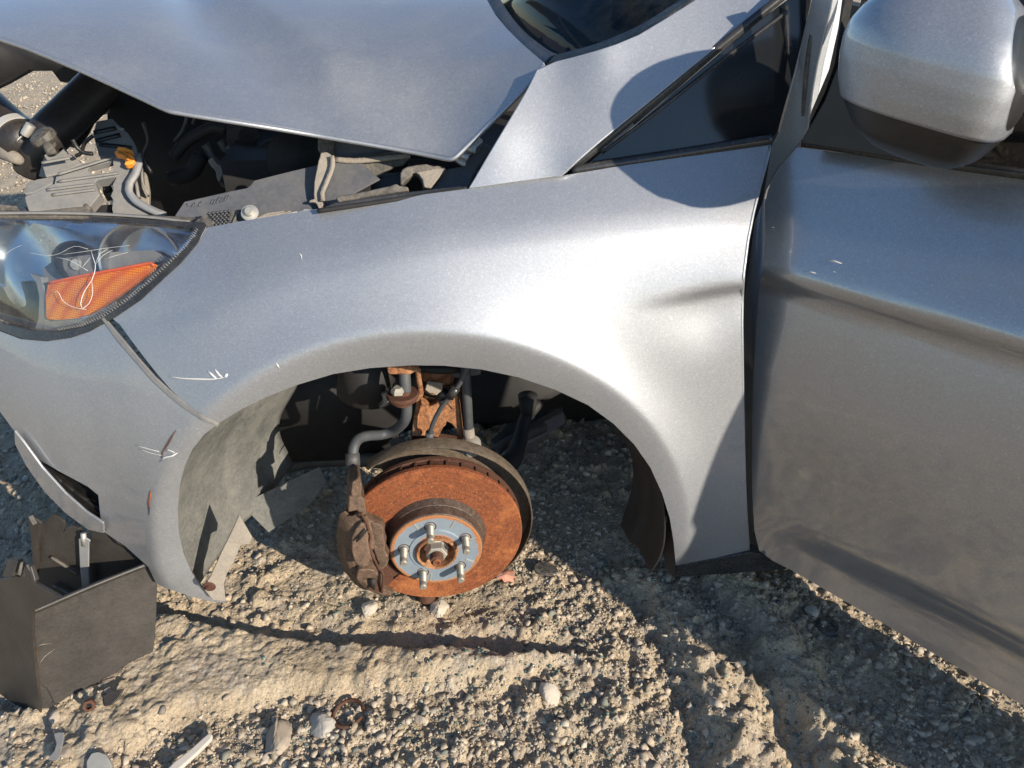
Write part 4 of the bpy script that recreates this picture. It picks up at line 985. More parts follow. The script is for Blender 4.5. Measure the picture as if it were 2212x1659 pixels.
for k_ in range(64):
    t = k_/63; path = [(428,496),(404,531),(363,573),(319,613),(277,647),(229,681),(181,703),(130,712)]
    i_ = t*(len(path)-1); a = min(int(i_), len(path)-2); q = i_-a; x = path[a][0]+(path[a+1][0]-path[a][0])*q; y = path[a][1]+(path[a+1][1]-path[a][1])*q
    if k_ == 0: rib_pts = []
    rib_pts.append((x, y))
bm = bmesh.new()
for x, y in rib_pts:
    p = at(x, y, pl=LAMP); p2 = at(x-7, y-5, pl=LAMP); tube_bm(bm, [p-np.array([0,.0015,0]), p2+np.array([0,-.0005,0])], .0007, 5, smooth=False)
o = finish('gasket_teeth', bm, 'greyplastic', hl); o['kind'] = 'stuff'
panel('lamp_bowl', lens_o, Surf(lambda u, v: side(u, v)+.060+.014*np.sin(u*34+v*12)*np.sin(v*22+1)), 'chrome', hl, step=.009, thick=.003, bevel=0)
LB = Surf(lambda u, v: side(u, v)+.040)
panel('inner_bezel', [(100,612),(92,580),(120,560),(230,545),(330,540),(370,560),(330,568),(180,600),(104,612)], Surf(lambda u, v: side(u, v)+.045), 'greyplastic', hl, step=.012, thick=.004)
panel('inner_bezel', [(-90,612),(0,612),(70,606),(88,604),(95,650),(95,712),(40,708),(0,690),(-90,660)], Surf(lambda u, v: side(u, v)+.050), 'void', hl, step=.012, thick=.004)
panel('inner_bezel', [(62,590),(88,598),(100,640),(100,690),(92,712),(74,712),(82,690),(84,640),(78,612)], Surf(lambda u, v: side(u, v)+.018), 'greyplastic', hl, step=.01, thick=.012)
panel('inner_bezel', [(96,694),(180,688),(250,650),(250,664),(180,704),(120,715),(92,712)], Surf(lambda u, v: side(u, v)+.016), 'greyplastic', hl, step=.012, thick=.004)
pc_ = at(158, 566, pl=LB); av = Vector(CAM-pc_).normalized(); av = (av*.45+Vector((-.35,-.8,.15))*.55).normalized()
def oriented_lathe(name, prof, mat, parent, c, axis_v, n=48):
    o = lathe(name, prof, mat, None, n=n, axis='Z'); me = o.data
    me.transform(Matrix.Translation(Vector(c)) @ Vector(axis_v).to_track_quat('Z', 'Y').to_matrix().to_4x4())
    o.parent = parent; o.matrix_parent_inverse = wmat(parent).inverted(); return o
oriented_lathe('bulb_recess', [(.0,-.030),(.014,-.028),(.022,-.012),(.026,.002),(.029,.003),(.030,.0),(.030,-.01)], 'black_clean', hl, pc_, av)
oriented_lathe('bulb_cap', [(0,.004),(.008,.003),(.011,-.002),(.011,-.02)], 'steel', hl, pc_+np.array([.004,0,-.004]), av, 24)
pc2 = at(300, 575, pl=LB); oriented_lathe('reflector_bowl', [(0,-.045),(.02,-.042),(.038,-.030),(.050,-.010),(.054,.004),(.057,.005),(.058,.0)], 'chrome', hl, pc2+np.array([0,.012,0]), av)
pc3 = at(20, 555, pl=LB); oriented_lathe('reflector_bowl', [(0,-.045),(.02,-.042),(.038,-.030),(.050,-.010),(.054,.004),(.057,.005),(.058,.0)], 'chrome', hl, pc3+np.array([0,.018,0]), av)
AMB = Surf(lambda u, v: side(u, v)+.011)
panel('side_reflector', [(104,610),(130,602),(200,591),(270,577),(325,567),(334,570),(330,580),(300,604),(262,634),(220,662),(190,680),(165,688),(130,691),(104,690),(100,685),(99,640)], AMB, 'amber', hl, step=.010, thick=.007, bevel=.002)
ribbon_px('reflector_rim', [(104,611),(170,597),(260,580),(327,568),(333,574)], .004, Surf(lambda u, v: side(u, v)+.009), mat_plain('red_rim', (.70,.10,.02), (.8,.14,.03), .3), hl, off=.001)
slab('housing_top', [(-90,452),(0,456),(150,458),(330,464),(442,470),(447,489),(440,481),(200,469),(0,467),(-90,467)], plane(at(200,466,pl=LAMP), (0,-.45,.9)), 'seal', hl, thick=.006)
ribbon_px('housing_lip', [(-60,461),(80,460),(200,462),(330,470),(410,480)], .004, plane(at(200,463,pl=LAMP)-np.array([0,0,-.003]), (0,-.45,.9)), 'greyplastic', hl, thick=.003)
# cracks and scratches on the cover
SCR = Surf(lambda u, v: side(u, v)-.0045)
for pts, w_ in (([(197,542),(201,556),(206,570),(204,590),(198,606),(182,630),(174,656),(178,668),(192,656),(200,634),(198,606)], .0022),
                ([(206,570),(216,548),(232,538)], .0012), ([(204,575),(222,552),(244,540)], .0011), ([(196,556),(182,572),(176,580)], .0012), ([(130,550),(170,545),(230,536),(280,530)], .0009),
                ([(112,640),(122,628),(128,634),(134,648),(150,660),(168,666),(186,668)], .0018), ([(120,556),(150,562),(190,585)], .0010), ([(0,560),(24,540),(46,530)], .0010), ([(60,545),(100,552),(128,548),(160,532),(190,538)], .0010), ([(225,560),(250,552),(276,545)], .0010)):
    ribbon_px('crack', pts, (lambda q: (lambda t: q*(.35+.65*math.sin(math.pi*min(1, max(0, t))))))(w_*.42), SCR, 'scratch', hl, thick=.0006)
sc_ = Surf(lambda u, v: side(u, v)-.0006)
fen = [o for o in car.children if o.name == 'fender'][0]; bum = [o for o in car.children if o.name == 'bumper'][0]
def taperw(w): return lambda t: w*(.15+.85*math.sin(math.pi*min(1, max(0, t))))
for pts, w_ in (([(364,812),(390,817),(430,819),(462,819),(484,815)], .0026), ([(449,801),(455,808),(462,814),(468,818)], .0045), ([(464,797),(468,804),(474,811),(480,814)], .0040), ([(484,816),(490,811),(491,807)], .005), ([(596,783),(600,790),(604,797)], .0022), ([(644,545),(650,551),(652,560)], .0018)):
    ribbon_px('scratch', pts, taperw(w_), sc_, 'scratch', fen, thick=.0005)
for pts, w_, mt in (([(292,962),(318,969),(344,976)], .0018, 'scratch'), ([(300,970),(330,980),(350,984)], .0012, 'scratch'), ([(348,990),(352,975),(362,960),(372,942),(380,930)], .0026, 'rust_dark'), ([(345,998),(356,988),(372,985),(384,978)], .0030, 'scratch'), ([(322,1104),(322,1085),(325,1070),(326,1060)], .0028, 'rust'), ([(322,1112),(323,1098)], .004, 'black'), ([(358,975),(364,972),(378,978)], .003, 'scratch')):
    ribbon_px('scratch', pts, taperw(w_), sc_, mt, bum, thick=.0006)
dsc = Surf(lambda u, v: door_f(u, v)-.0008, DO, da, (0,0,1), dn)
for pts, w_ in (([(1786,563),(1800,564),(1818,569)], .0035), ([(1738,587),(1752,588),(1762,590)], .0022), ([(1660,491),(1672,491)], .0015), ([(1795,585),(1805,588)], .0015), ([(1748,708),(1752,708)], .003)):
    ribbon_px('scratch', pts, taperw(w_), dsc, 'scratch', dr, thick=.0005)

#=BAY
bay = empty('engine_bay', (-.3, .4, .6)); bay.parent = car
def E2(zx, zy): return (zx*.1819, 192+zy*.1819)
def E3(zx, zy): return (356.6+.186*zx, 219.4+.186*zy)
def E4(zx, zy): return (630.9+.2108*zx, 274.3+.2108*zy)
def poly(F, pts): return [F(*p) for p in pts]
GP = plane(at(150,420,Y=.34), (.10,-.62,.78))
def gs(name, pts, off, mat, thick=.012, smooth=False, n=(.10,-.62,.78), bevel=.0018, F=E2, parent=None, ref=(150,420), Y0=.34):
    base = at(*ref, Y=Y0); nn = np.array(n, float); nn /= np.linalg.norm(nn)
    return slab(name, poly(F, pts), plane(base+nn*off, nn), mat, parent or bay, thick=thick, bevel=bevel, smooth=smooth)
# dark walls closing the bay
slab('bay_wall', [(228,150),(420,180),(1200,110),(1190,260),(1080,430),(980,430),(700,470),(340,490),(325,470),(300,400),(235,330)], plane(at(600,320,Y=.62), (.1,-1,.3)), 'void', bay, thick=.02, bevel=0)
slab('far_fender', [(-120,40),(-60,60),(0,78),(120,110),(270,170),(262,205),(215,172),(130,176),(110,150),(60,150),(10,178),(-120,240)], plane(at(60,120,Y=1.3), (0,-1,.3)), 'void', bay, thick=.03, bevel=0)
# intake ducts with a hose clamp
tube('intake_duct', [at(300,90,Y=.60), at(250,145,Y=.56), at(205,192,Y=.52), at(150,247,Y=.47), at(107,290,Y=.43), at(78,335,Y=.42), at(66,372,Y=.42)], [.034,.034,.033,.033,.033,.032,.026], 'duct', bay, n=32)
for q_ in (.25, .5): pass
h0, h1 = at(-100,175,Y=.56), at(40,300,Y=.43)
tube('intake_hose', [h0, h0+(h1-h0)*.5, h1, at(66,325,Y=.41)], [.038,.038,.036,.036], 'duct', bay, n=28, smooth=False)
cb = oriented_lathe('hose_clamp', [(.0365,-.007),(.0385,-.007),(.0385,.007),(.0365,.007)], 'silverclip', bay, h0+(h1-h0)*.97, (h1-h0), 48)
sc0 = at(60,281,Y=.385)
oriented_lathe('clamp_screw', [(0,-.010),(.0065,-.010),(.0075,-.005),(.0075,.010),(0,.010)], 'steel', cb, sc0, (.6,.2,.7), 16)
bm = bmesh.new()
for k_ in range(9):
    p = at(56-k_*2.6, 288+k_*2.4, Y=.386); tube_bm(bm, [p, p+np.array([.006,-.001,.006])], .0012, 5, smooth=False)
finish('clamp_thread', bm, 'steel', cb)
tube('hose_elbow', [at(-30,318,Y=.42), at(6,330,Y=.40), at(34,342,Y=.385), at(46,350,Y=.39)], [.012,.011,.010,.006], 'dusty_light', bay, n=20)
gs('duct_shroud', [(400,470),(640,235),(880,10),(1380,-20),(1060,300),(1000,420),(860,600),(700,560),(560,640),(520,760),(500,860),(455,1025),(300,900),(150,760),(270,640),(370,520)], -.06, 'duct', .03, bevel=.004)
gs('duct_rib', [(640,235),(660,250),(600,330),(640,300),(900,560),(880,600),(590,340)], -.052, 'void', .008)
for p_, r_ in (([(860,600),(920,700),(1010,760),(1100,770)], .0035), ([(1100,560),(1010,640),(960,760),(900,800)], .003), ([(1700,400),(1760,620),(1700,800),(1800,1000)], .003), ([(1640,1120),(1560,1220),(1420,1240),(1330,1280)], .003)):
    tube('bay_wire', [at(*E2(*q), Y=.36) for q in p_], r_, 'black', bay, n=8)
gs('connector', [(1200,1110),(1290,1090),(1310,1180),(1220,1200)], .0, 'black', .02)
gs('connector', [(1210,1190),(1330,1170),(1340,1240),(1230,1260)], -.01, 'dusty', .02)
# grey mount with two prongs
gs('lamp_mount', [(490,880),(530,765),(600,800),(690,760),(770,690),(800,770),(860,780),(975,890),(680,1010),(560,1040),(540,1045)], .012, 'greyplastic', .03)
gs('lamp_mount', [(490,885),(585,1035),(535,1045),(455,1040)], .004, 'greyplastic', .03, n=(-.4,-.7,.5))
gs('lamp_mount', [(670,1010),(980,890),(1340,800),(1350,850),(1060,925),(1035,955),(1100,1010),(1120,1025),(700,1100),(640,1125)], .028, 'greyplastic', .014)
gs('lamp_mount', [(330,1110),(440,1070),(690,1025),(640,1110),(400,1230),(285,1245),(300,1170)], .020, 'greyplastic', .03, n=(.02,-.45,.88))
gs('lamp_mount', [(290,1280),(420,1225),(570,1150),(700,1100),(1000,1060),(1400,985),(1420,1030),(1150,1080),(1130,1110),(1155,1180),(1190,1250),(1070,1395),(900,1400),(340,1460),(300,1340)], .034, 'greyplastic', .022)
mnt = [o for o in bay.children if o.name.startswith('lamp_mount')][-1]
GPl = lambda off: plane(at(150,420,Y=.34)+np.array([.10,-.62,.78])*off, (.10,-.62,.78))
for a, b in (((555,1200),(1120,1130)), ((620,1260),(1130,1195)), ((700,1100),(1400,1000)), ((690,1015),(1340,815)), ((495,880),(830,820))):
    ribbon_px('moulded_rib', [E2(*a), E2(*b)], .004, GPl(.036), 'greyplastic', mnt, thick=.003)
oriented_lathe('bump_stop', [(0,.013),(.012,.0125),(.0185,.009),(.0205,.004),(.0205,-.001),(.0165,-.006),(.010,-.010),(.008,-.016),(.0,-.016)], 'seal', bay, at(*E2(530,590), Y=.36), (-.35,-.25,.9), 36)
tube('bump_stem', [at(*E2(560,660),Y=.335), at(*E2(620,775),Y=.325)], .0075, 'dusty', bay, n=18, smooth=False)
gs('latch_plate', [(690,620),(810,595),(825,680),(790,700),(720,690),(700,650)], -.02, 'bluegrey', .004)
# curved grey brace
gs('curved_brace', [(1340,815),(1420,790),(1480,850),(1600,905),(1620,830),(1600,960),(1560,1050),(1505,1130),(1500,1210),(1560,1310),(1700,1400),(1830,1505),(1350,1508),(1330,1420),(1345,1320),(1315,1270),(1350,1190),(1340,1130),(1380,1060),(1340,1000),(1345,900)], .032, 'greyplastic', .03, smooth=False, bevel=.003)
ribbon_px('brace_flange', poly(E2, [(1640,780),(1650,880),(1610,1010),(1540,1120),(1530,1210),(1600,1320),(1760,1420),(1960,1510)]), .011, GPl(.042), 'bluegrey', bay, thick=.007)
gs('brace_web', [(1660,870),(1740,1010),(1760,1110),(1775,1200),(1770,1370),(1700,1370),(1600,1290),(1560,1200),(1600,1080),(1640,960)], .012, 'dusty_light', .01, smooth=True)
ribbon_px('brace_rib', poly(E2, [(1618,1095),(1650,1290)]), .004, GPl(.03), 'greyplastic', bay, thick=.01)
ribbon_px('brace_rib', poly(E2, [(1690,950),(1700,1130),(1760,1260)]), .003, GPl(.028), 'greyplastic', bay, thick=.01)
gs('inner_brace', [(1140,380),(1330,345),(1400,420),(1520,520),(1600,640),(1640,780),(1400,800),(1250,810),(1170,790),(1130,640),(1100,530)], -.05, 'bluegrey', .02, smooth=False, bevel=.003)
gs('inner_brace', [(1070,320),(1380,-20),(1420,-10),(1380,60),(1300,150),(1280,250)], -.10, 'bluegrey', .01)
for a, b in (((1110,520),(1380,465)), ((1140,620),(1430,545)), ((1180,660),(1560,700))):
    ribbon_px('brace_step', poly(E2, [a, b]), .006, GPl(-.047), 'trim', bay, thick=.004)
gs('cable_tab', [(1350,420),(1400,440),(1480,465),(1440,485),(1400,475)], -.03, 'bluegrey', .004)
clip_ = gs('orange_clip', [(1355,745),(1370,728),(1450,735),(1540,765),(1590,800),(1600,850),(1570,885),(1500,900),(1470,890),(1490,860),(1465,800),(1420,780),(1370,775)], .052, 'orange', .012, smooth=True, bevel=.002)
gs('orange_clip', [(1380,720),(1400,683),(1480,695),(1570,725),(1610,800),(1590,800),(1530,750),(1450,730)], .045, 'orange', .010, smooth=True, bevel=.002)
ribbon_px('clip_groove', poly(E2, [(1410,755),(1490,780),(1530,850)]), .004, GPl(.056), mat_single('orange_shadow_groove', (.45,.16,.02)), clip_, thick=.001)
gs('lower_bracket', [(380,1520),(420,1470),(500,1450),(930,1400),(1000,1390),(1090,1470),(1160,1475),(1150,1505),(700,1520)], .045, 'dusty', .02)
tube('bracket_post', [at(*E2(1020,1370),Y=.30), at(*E2(1045,1450),Y=.285)], .007, 'seal', bay, n=14, smooth=False)
tube('bracket_post', [at(*E2(330,1450),Y=.30), at(*E2(350,1500),Y=.285)], .008, 'seal', bay, n=14, smooth=False)
gs('lower_bracket', [(-200,1360),(0,1365),(200,1385),(225,1440),(-200,1440)], .03, 'dusty', .02)
gs('lower_bracket', [(-200,1430),(0,1430),(110,1450),(140,1540),(-200,1550)], .05, 'seal', .02)
gs('cross_bar', [(1090,1385),(1330,1365),(1330,1510),(1150,1510)], .01, 'void', .02)
# apron along the fender with raised marks, honeycomb bracket and bolt
AP = plane(at(560,430,Y=.16), (.0,-.70,.72))
ap = slab('apron', poly(E3, [(110,1325),(220,1160),(770,1035),(950,1000),(990,970),(1030,915),(1380,825),(1760,735),(2212,650),(2500,900),(2100,1120),(1800,1270),(1400,1310),(600,1400),(150,1380)]), AP, 'apron', bay, thick=.004)
for a in range(3): pass
for p_ in ([(530,1190),(560,1140)], [(560,1195),(590,1140)], [(590,1180),(640,1110)], [(600,1150),(660,1140)], [(640,1170),(680,1120)], [(665,1155),(715,1130)], [(690,1150),(720,1100)], [(720,1140),(748,1095)], [(255,1190),(275,1215)], [(310,1225),(345,1180)], [(345,1180),(350,1210)], [(390,1220),(410,1175)], [(410,1175),(450,1160)]):
    ribbon_px('raised_mark', poly(E3, p_), .002, AP, 'apron', ap, off=.0006, thick=.0012)
HB = plane(at(600,470,Y=.105), (.0,-.70,.72))
hb = slab('honeycomb_bracket', poly(E3, [(330,1390),(470,1300),(850,1250),(1010,1250),(1090,1280),(1125,1330),(1050,1390),(760,1440),(540,1480),(480,1490)]), HB, 'seal', bay, thick=.012)
for r_ in range(7):
    for c_ in range(6):
        x0 = 500+c_*46+(r_ % 2)*20-r_*2; y0 = 1300+r_*24-c_*6
        if x0 > 815-r_*10 or x0 < 470+r_*18: continue
        ribbon_px('cell', poly(E3, [(x0, y0+9), (x0+30, y0)]), .0030, HB, 'under', hb, off=.0015, thick=.002)
slab('bracket_rib', poly(E3, [(765,1420),(835,1265),(862,1262),(800,1415)]), plane(at(600,470,Y=.100), (.0,-.70,.72)), 'dusty', hb, thick=.006)
bl = at(*E3(985,1295), Y=.095)
oriented_lathe('bolt', [(0,.008),(.005,.008),(.0068,.0055),(.0068,.0025),(.0115,.0015),(.012,.0),(.0,-.002)], 'steel', hb, bl, (0,-.7,.72), 20)
slab('edge_bracket', poly(E3, [(1000,1370),(1110,1320),(1180,1290),(1370,1265),(1400,1275),(1450,1260),(1465,1280),(1300,1320),(1150,1345),(1040,1390)]), plane(at(600,470,Y=.098), (.0,-.70,.72)), 'dusty_light', bay, thick=.004)
slab('edge_bracket', poly(E3, [(1270,1330),(1400,1300),(1530,1270),(1535,1285),(1360,1330),(1300,1352)]), plane(at(600,470,Y=.09), (.0,-.70,.72)), 'silverclip', bay, thick=.003)
slab('edge_bracket', poly(E3, [(1110,1390),(1300,1350),(1600,1260),(1620,1240),(1770,1260),(1780,1300),(1400,1360),(1050,1420)]), plane(at(650,465,Y=.10), (.0,-.70,.72)), 'bluegrey', bay, thick=.006)
# deep parts of the bay
slab('bay_plate', poly(E3, [(720,190),(1050,280),(1085,450),(1060,560),(1020,640),(920,640),(830,520),(770,500),(710,470)]), plane(at(520,310,Y=.50), (0,-.8,.6)), 'under', bay, thick=.01)
o = bay.children[-1]
oriented_lathe('plate_hole', [(0,.002),(.014,.002),(.0165,.003),(.018,.0)], 'void', bay, at(*E3(972,400), Y=.488), (0,-.8,.6), 24)
slab('engine_bracket', poly(E3, [(485,680),(545,635),(600,710),(690,770),(700,790),(640,900),(620,940),(590,880),(580,800),(520,740)]), plane(at(460,370,Y=.40), (-.2,-.8,.6)), 'dusty_light', bay, thick=.015, bevel=.003)
slab('engine_bracket', poly(E3, [(600,860),(700,780),(850,860),(920,960),(780,1030),(640,980)]), plane(at(480,390,Y=.42), (-.2,-.8,.6)), 'under', bay, thick=.015, bevel=.003)
tube('pulley', [at(*E3(1540,680),Y=.36), at(*E3(1560,660),Y=.40)], .050, 'void', bay, n=36, smooth=False)
for p_, r_ in (([(270,120),(210,320),(110,460)], .003), ([(360,140),(320,260)], .0025), ([(470,500),(560,640),(700,740),(840,860)], .008), ([(640,460),(700,560),(760,520)], .006), ([(100,640),(240,470),(420,360),(560,300),(700,320)], .010), ([(50,900),(300,820),(420,620)], .014), ([(1100,600),(1250,520),(1500,560)], .012)):
    tube('bay_pipe', [at(*E3(*q), Y=.46) for q in p_], r_, 'under' if r_ < .009 else 'void', bay, n=10)
# torn rubber seals by the hinge
d4 = (.0,-.85,.53)
def ds(name, pts, Y0, mat, thick=.008, n=d4, ref=(760,400), **k): return slab(name, poly(E4, pts), plane(at(*ref, Y=Y0), n), mat, bay, thick=thick, **k)
ds('torn_seal', [(285,300),(290,262),(350,252),(400,280),(418,330),(420,430),(380,540),(330,660),(320,720),(330,785),(275,852),(255,800),(232,772),(165,772),(178,746),(225,735),(220,700),(226,560),(268,345)], .150, 'dusty_light', .010, bevel=.003)
ribbon_px('seal_ridge', poly(E4, [(410,300),(418,400),(360,560),(310,680),(318,760)]), .006, plane(at(760,400,Y=.146), d4), 'dusty_light', bay, thick=.006)
ds('seal_wall', [(430,330),(1120,238),(1215,290),(1185,335),(1130,390),(1060,402),(1010,430),(960,450),(890,480),(820,512),(770,540),(750,570),(738,618),(690,625),(640,657),(600,625),(560,622),(500,642),(450,680),(400,722),(330,795),(318,700),(380,560),(428,430)], .185, 'dusty', .006)
ds('seal_wall', [(430,105),(1080,235),(1130,250),(900,400),(430,330)], .20, 'apron', .006)
ds('seal_wall', [(265,95),(430,110),(430,330),(400,280),(290,262),(262,230)], .19, 'dusty', .01)
ribbon_px('seal_ridge', poly(E4, [(440,335),(640,350),(900,330),(1210,295)]), .007, plane(at(760,400,Y=.178), d4), 'dusty_light', bay, thick=.006)
ds('torn_rail', [(440,712),(560,690),(760,655),(900,622),(1010,600),(1065,575),(1100,600),(1190,610),(1200,650),(1110,665),(800,715),(470,772)], .120, 'dusty', .014, bevel=.004)
ds('rail_cover', [(430,770),(470,700),(740,620),(960,500),(1110,460),(1110,600),(900,640)], .20, 'black', .01)
ds('rubber_boot', [(1108,470),(1130,430),(1180,402),(1270,385),(1375,375),(1480,390),(1585,412),(1580,440),(1470,560),(1410,632),(1340,622),(1330,560),(1300,490),(1260,468),(1110,600),(1105,540)], .140, 'dusty', .02, bevel=.004)
ds('rubber_boot', [(1262,462),(1480,420),(1585,418),(1420,628),(1350,618),(1335,540),(1300,488)], .132, 'dusty_light', .006, bevel=.002)  # paler slab paints the boot's sunlit strip into its colour
ds('hinge_housing', [(1410,645),(1590,425),(1760,400),(1790,340),(1900,240),(1960,150),(2050,215),(1885,440),(1795,645)], .15, 'apron', .02, bevel=.003)
ds('hinge_housing', [(1180,330),(1560,300),(1760,400),(1590,425),(1375,375),(1200,400)], .20, 'void', .02, bevel=.003)
hg = ds('hood_hinge', [(1610,292),(1740,180),(1870,62),(1955,128),(1955,150),(1885,215),(1888,240),(1822,290),(1785,340),(1780,396),(1740,384)], .092, 'silverclip', .006, n=(.2,-.8,.6), bevel=.002)
ribbon_px('hinge_step', poly(E4, [(1725,180),(1880,235)]), .012, plane(at(760,400,Y=.086), (.2,-.8,.6)), 'silverclip', hg, thick=.006)
ribbon_px('hinge_step', poly(E4, [(1660,250),(1800,330)]), .006, plane(at(760,400,Y=.086), (.2,-.8,.6)), 'silverclip', hg, thick=.008)
ds('edge_trim', [(262,852),(440,775),(800,722),(1110,676),(1740,606),(1748,640),(1110,735),(700,800),(300,868)], .070, 'trim', .012, n=(0,-.9,.4), bevel=.003)
ribbon_px('gap_liner', poly(E4, [(262,862),(700,800),(1110,738),(1760,640),(1790,638)]), .006, plane(at(760,430,Y=.066), (0,-.9,.4)), 'void', bay, thick=.01)

#=BOX
def B6(zx, zy): return (zx*.3717, 1042.3+.3717*zy)
b0 = at(*B6(235,1390), z=.006); b1 = at(*B6(880,1050), z=.012); bl0 = at(*B6(0,1230), z=.01)
fx = (b1-b0)/np.linalg.norm(b1-b0); lx = (bl0-b0)/np.linalg.norm(bl0-b0)
nf = np.cross(fx, (0,0,1)); nf[2] = .16; nl = np.cross((0,0,1), lx); nl[2] = .12
if nf[1] > 0: nf[:2] *= -1
if nl[0] > 0: nl[:2] *= -1
tray = empty('plastic_box', (b0[0]+.05, b0[1]+.05, 0), 'broken open-topped black plastic box standing on the dirt below the bumper', 'box')
FP = plane(b0, nf); LP = plane(b0+np.array([.0,.002,0]), nl)
Rc = at(*B6(915,455), pl=FP)
fpanel = slab('front_panel', poly(B6, [(185,755),(550,600),(915,455),(912,700),(902,900),(882,1048),(845,1065),(795,1110),(740,1128),(690,1165),(440,1300),(350,1340),(235,1388),(232,1300),(215,1150),(196,980),(190,880)]), FP, 'box', tray, thick=.004, bevel=.0012)
slab('side_panel', poly(B6, [(-80,640),(0,565),(20,560),(60,555),(90,545),(110,552),(135,505),(150,478),(175,520),(200,580),(270,620),(350,665),(300,690),(190,745),(190,880),(196,980),(215,1150),(232,1300),(236,1386),(170,1345),(110,1308),(0,1232),(-80,1200)]), LP, 'box', tray, thick=.004, bevel=.0012)
slab('rim_tab', poly(B6, [(8,550),(40,448),(62,440),(105,455),(100,480),(75,548),(45,552)]), plane(at(*B6(60,500), pl=LP), (-.4,-1,.5)), 'box', tray, thick=.010, bevel=.002)
slab('rim_tab', poly(B6, [(95,535),(115,460),(128,465),(112,545)]), plane(at(*B6(110,500), pl=LP), (-.4,-1,.5)), 'dusty', tray, thick=.008, bevel=.002)
slab('rim_tab', poly(B6, [(118,550),(150,480),(162,490),(140,555)]), plane(at(*B6(140,520), pl=LP), (-.4,-1,.5)), 'box', tray, thick=.008, bevel=.002)
slab('rim_tab', poly(B6, [(155,480),(178,486),(205,575),(180,580)]), plane(at(*B6(180,530), pl=LP), (-.4,-1,.5)), 'box', tray, thick=.008, bevel=.002)
BP = plane(Rc+np.array([0,.002,0]), (-.30,-1,.10))
slab('back_panel', poly(B6, [(163,198),(178,200),(190,262),(190,222),(205,208),(240,238),(252,240),(275,215),(300,188),(320,192),(372,226),(374,250),(366,290),(385,262),(410,252),(462,265),(472,290),(470,316),(530,350),(534,240),(560,225),(592,240),(640,270),(672,310),(690,340),(770,378),(880,420),(915,455),(880,640),(600,800),(345,900),(215,700),(200,560),(185,380)]), BP, 'box', tray, thick=.005, bevel=.0012)
slab('back_panel', poly(B6, [(163,198),(192,250),(215,585),(195,580),(178,300)]), plane(at(*B6(190,400), pl=BP)-np.array([0,.006,0]), (-.8,-1,.1)), 'box', tray, thick=.008, bevel=.001)
BPs = plane(Rc-np.array([0,.004,0]), (-.30,-1,.10))
ribbon_px('rim_edge', poly(B6, [(534,238),(592,245),(650,290),(690,345),(880,425),(912,455)]), .007, BPs, 'box', tray, thick=.006)
ribbon_px('rim_edge', poly(B6, [(165,745),(185,752),(550,596),(915,452)]), .007, plane(b0+nf*.004, nf), 'box', tray, thick=.006)
for q in ([(298,435),(458,535)], [(310,595),(450,665)]): ribbon_px('inner_rib', poly(B6, q), .005, BPs, 'dusty', tray, thick=.004)
slab('metal_strap', poly(B6, [(455,330),(480,312),(524,340),(516,352),(514,480),(524,640),(478,640),(462,480)]), plane(Rc-np.array([0,.012,0]), (-.30,-1,.10)), 'bluegrey', tray, thick=.003)
tube('strap_bolt', [at(*B6(500,265), pl=BP)-np.array([0,.012,0]), at(*B6(506,335), pl=BP)-np.array([0,.012,0])], .0042, 'steel', tray, n=12, smooth=False)
sF = plane(b0+nf/np.linalg.norm(nf)*.0012, nf)
for pts, w_, mt in (([(212,950),(215,1060),(222,1130),(232,1250),(236,1370)], .0035, 'rust_dark'), ([(245,1175),(275,1200),(300,1250),(318,1290)], .0016, 'void'), ([(303,1270),(320,1300),(345,1335)], .006, 'void'), ([(215,950),(250,940),(300,935)], .0012, 'dusty_light'), ([(225,1060),(260,1010),(320,965)], .0010, 'dusty_light'), ([(360,1340),(380,1325)], .001, 'dusty_light')):
    ribbon_px('scuff', poly(B6, pts), taperw(w_), sF, mt, fpanel, thick=.0006)

#=LITTER
def ground_at(x, y, dz=0.0):
    p = at(x, y, z=.01)
    for _ in range(5): p = at(x, y, z=gz(p[0], p[1])+dz)
    return p
def flat_piece(name, pts, mat, label, cat, thick=.003, dz=.006, tilt=(0,0,1), bevel=.0005, smooth=False):
    c = ground_at(sum(p[0] for p in pts)/len(pts), sum(p[1] for p in pts)/len(pts), dz)
    o = slab(name, pts, plane(c, tilt), mat, None, thick=thick, bevel=bevel, smooth=smooth)
    return tag(o, label, cat)
lf = flat_piece('leaf', [(1072,1240),(1078,1228),(1088,1232),(1094,1222),(1102,1232),(1112,1234),(1108,1242),(1118,1246),(1108,1250),(1112,1258),(1098,1255),(1090,1258),(1084,1250),(1074,1252)], 'leaf', 'curled reddish dry leaf lying just right of the rusty brake disc', 'leaf', .0008, .012, (.25,-.3,1), 0)
ribbon_px('vein', [(1076,1246),(1094,1240),(1116,1247)], .0012, plane(ground_at(1094,1242,.0125), (.25,-.3,1)), 'dusty_light', lf, thick=.001)
flat_piece('rubber_scrap', [(1152,1222),(1160,1214),(1180,1212),(1196,1218),(1206,1230),(1200,1238),(1182,1240),(1162,1236),(1154,1230)], 'seal', 'flat oval black rubber scrap on the dirt right of the brake disc', 'scrap', .008, .010, (0,-.1,1), .002, True)
flat_piece('plastic_shard', poly(B6, [(312,1460),(335,1452),(370,1452),(366,1500),(352,1560),(345,1600),(330,1612),(280,1612),(290,1590),(315,1560),(328,1520)]), 'greyplastic', 'pale grey hooked plastic shard on gravel below the black box', 'shard', .003, .016, (-.1,-.35,1), .0006)
flat_piece('slate_chip', poly(B6, [(500,1620),(530,1570),(570,1562),(620,1580),(650,1640),(640,1700),(500,1700)]), mat_single('slate', (.30,.29,.26)), 'flat grey slate chip at the very bottom edge of the photo', 'stone', .012, .014, (0,-.2,1), .002)
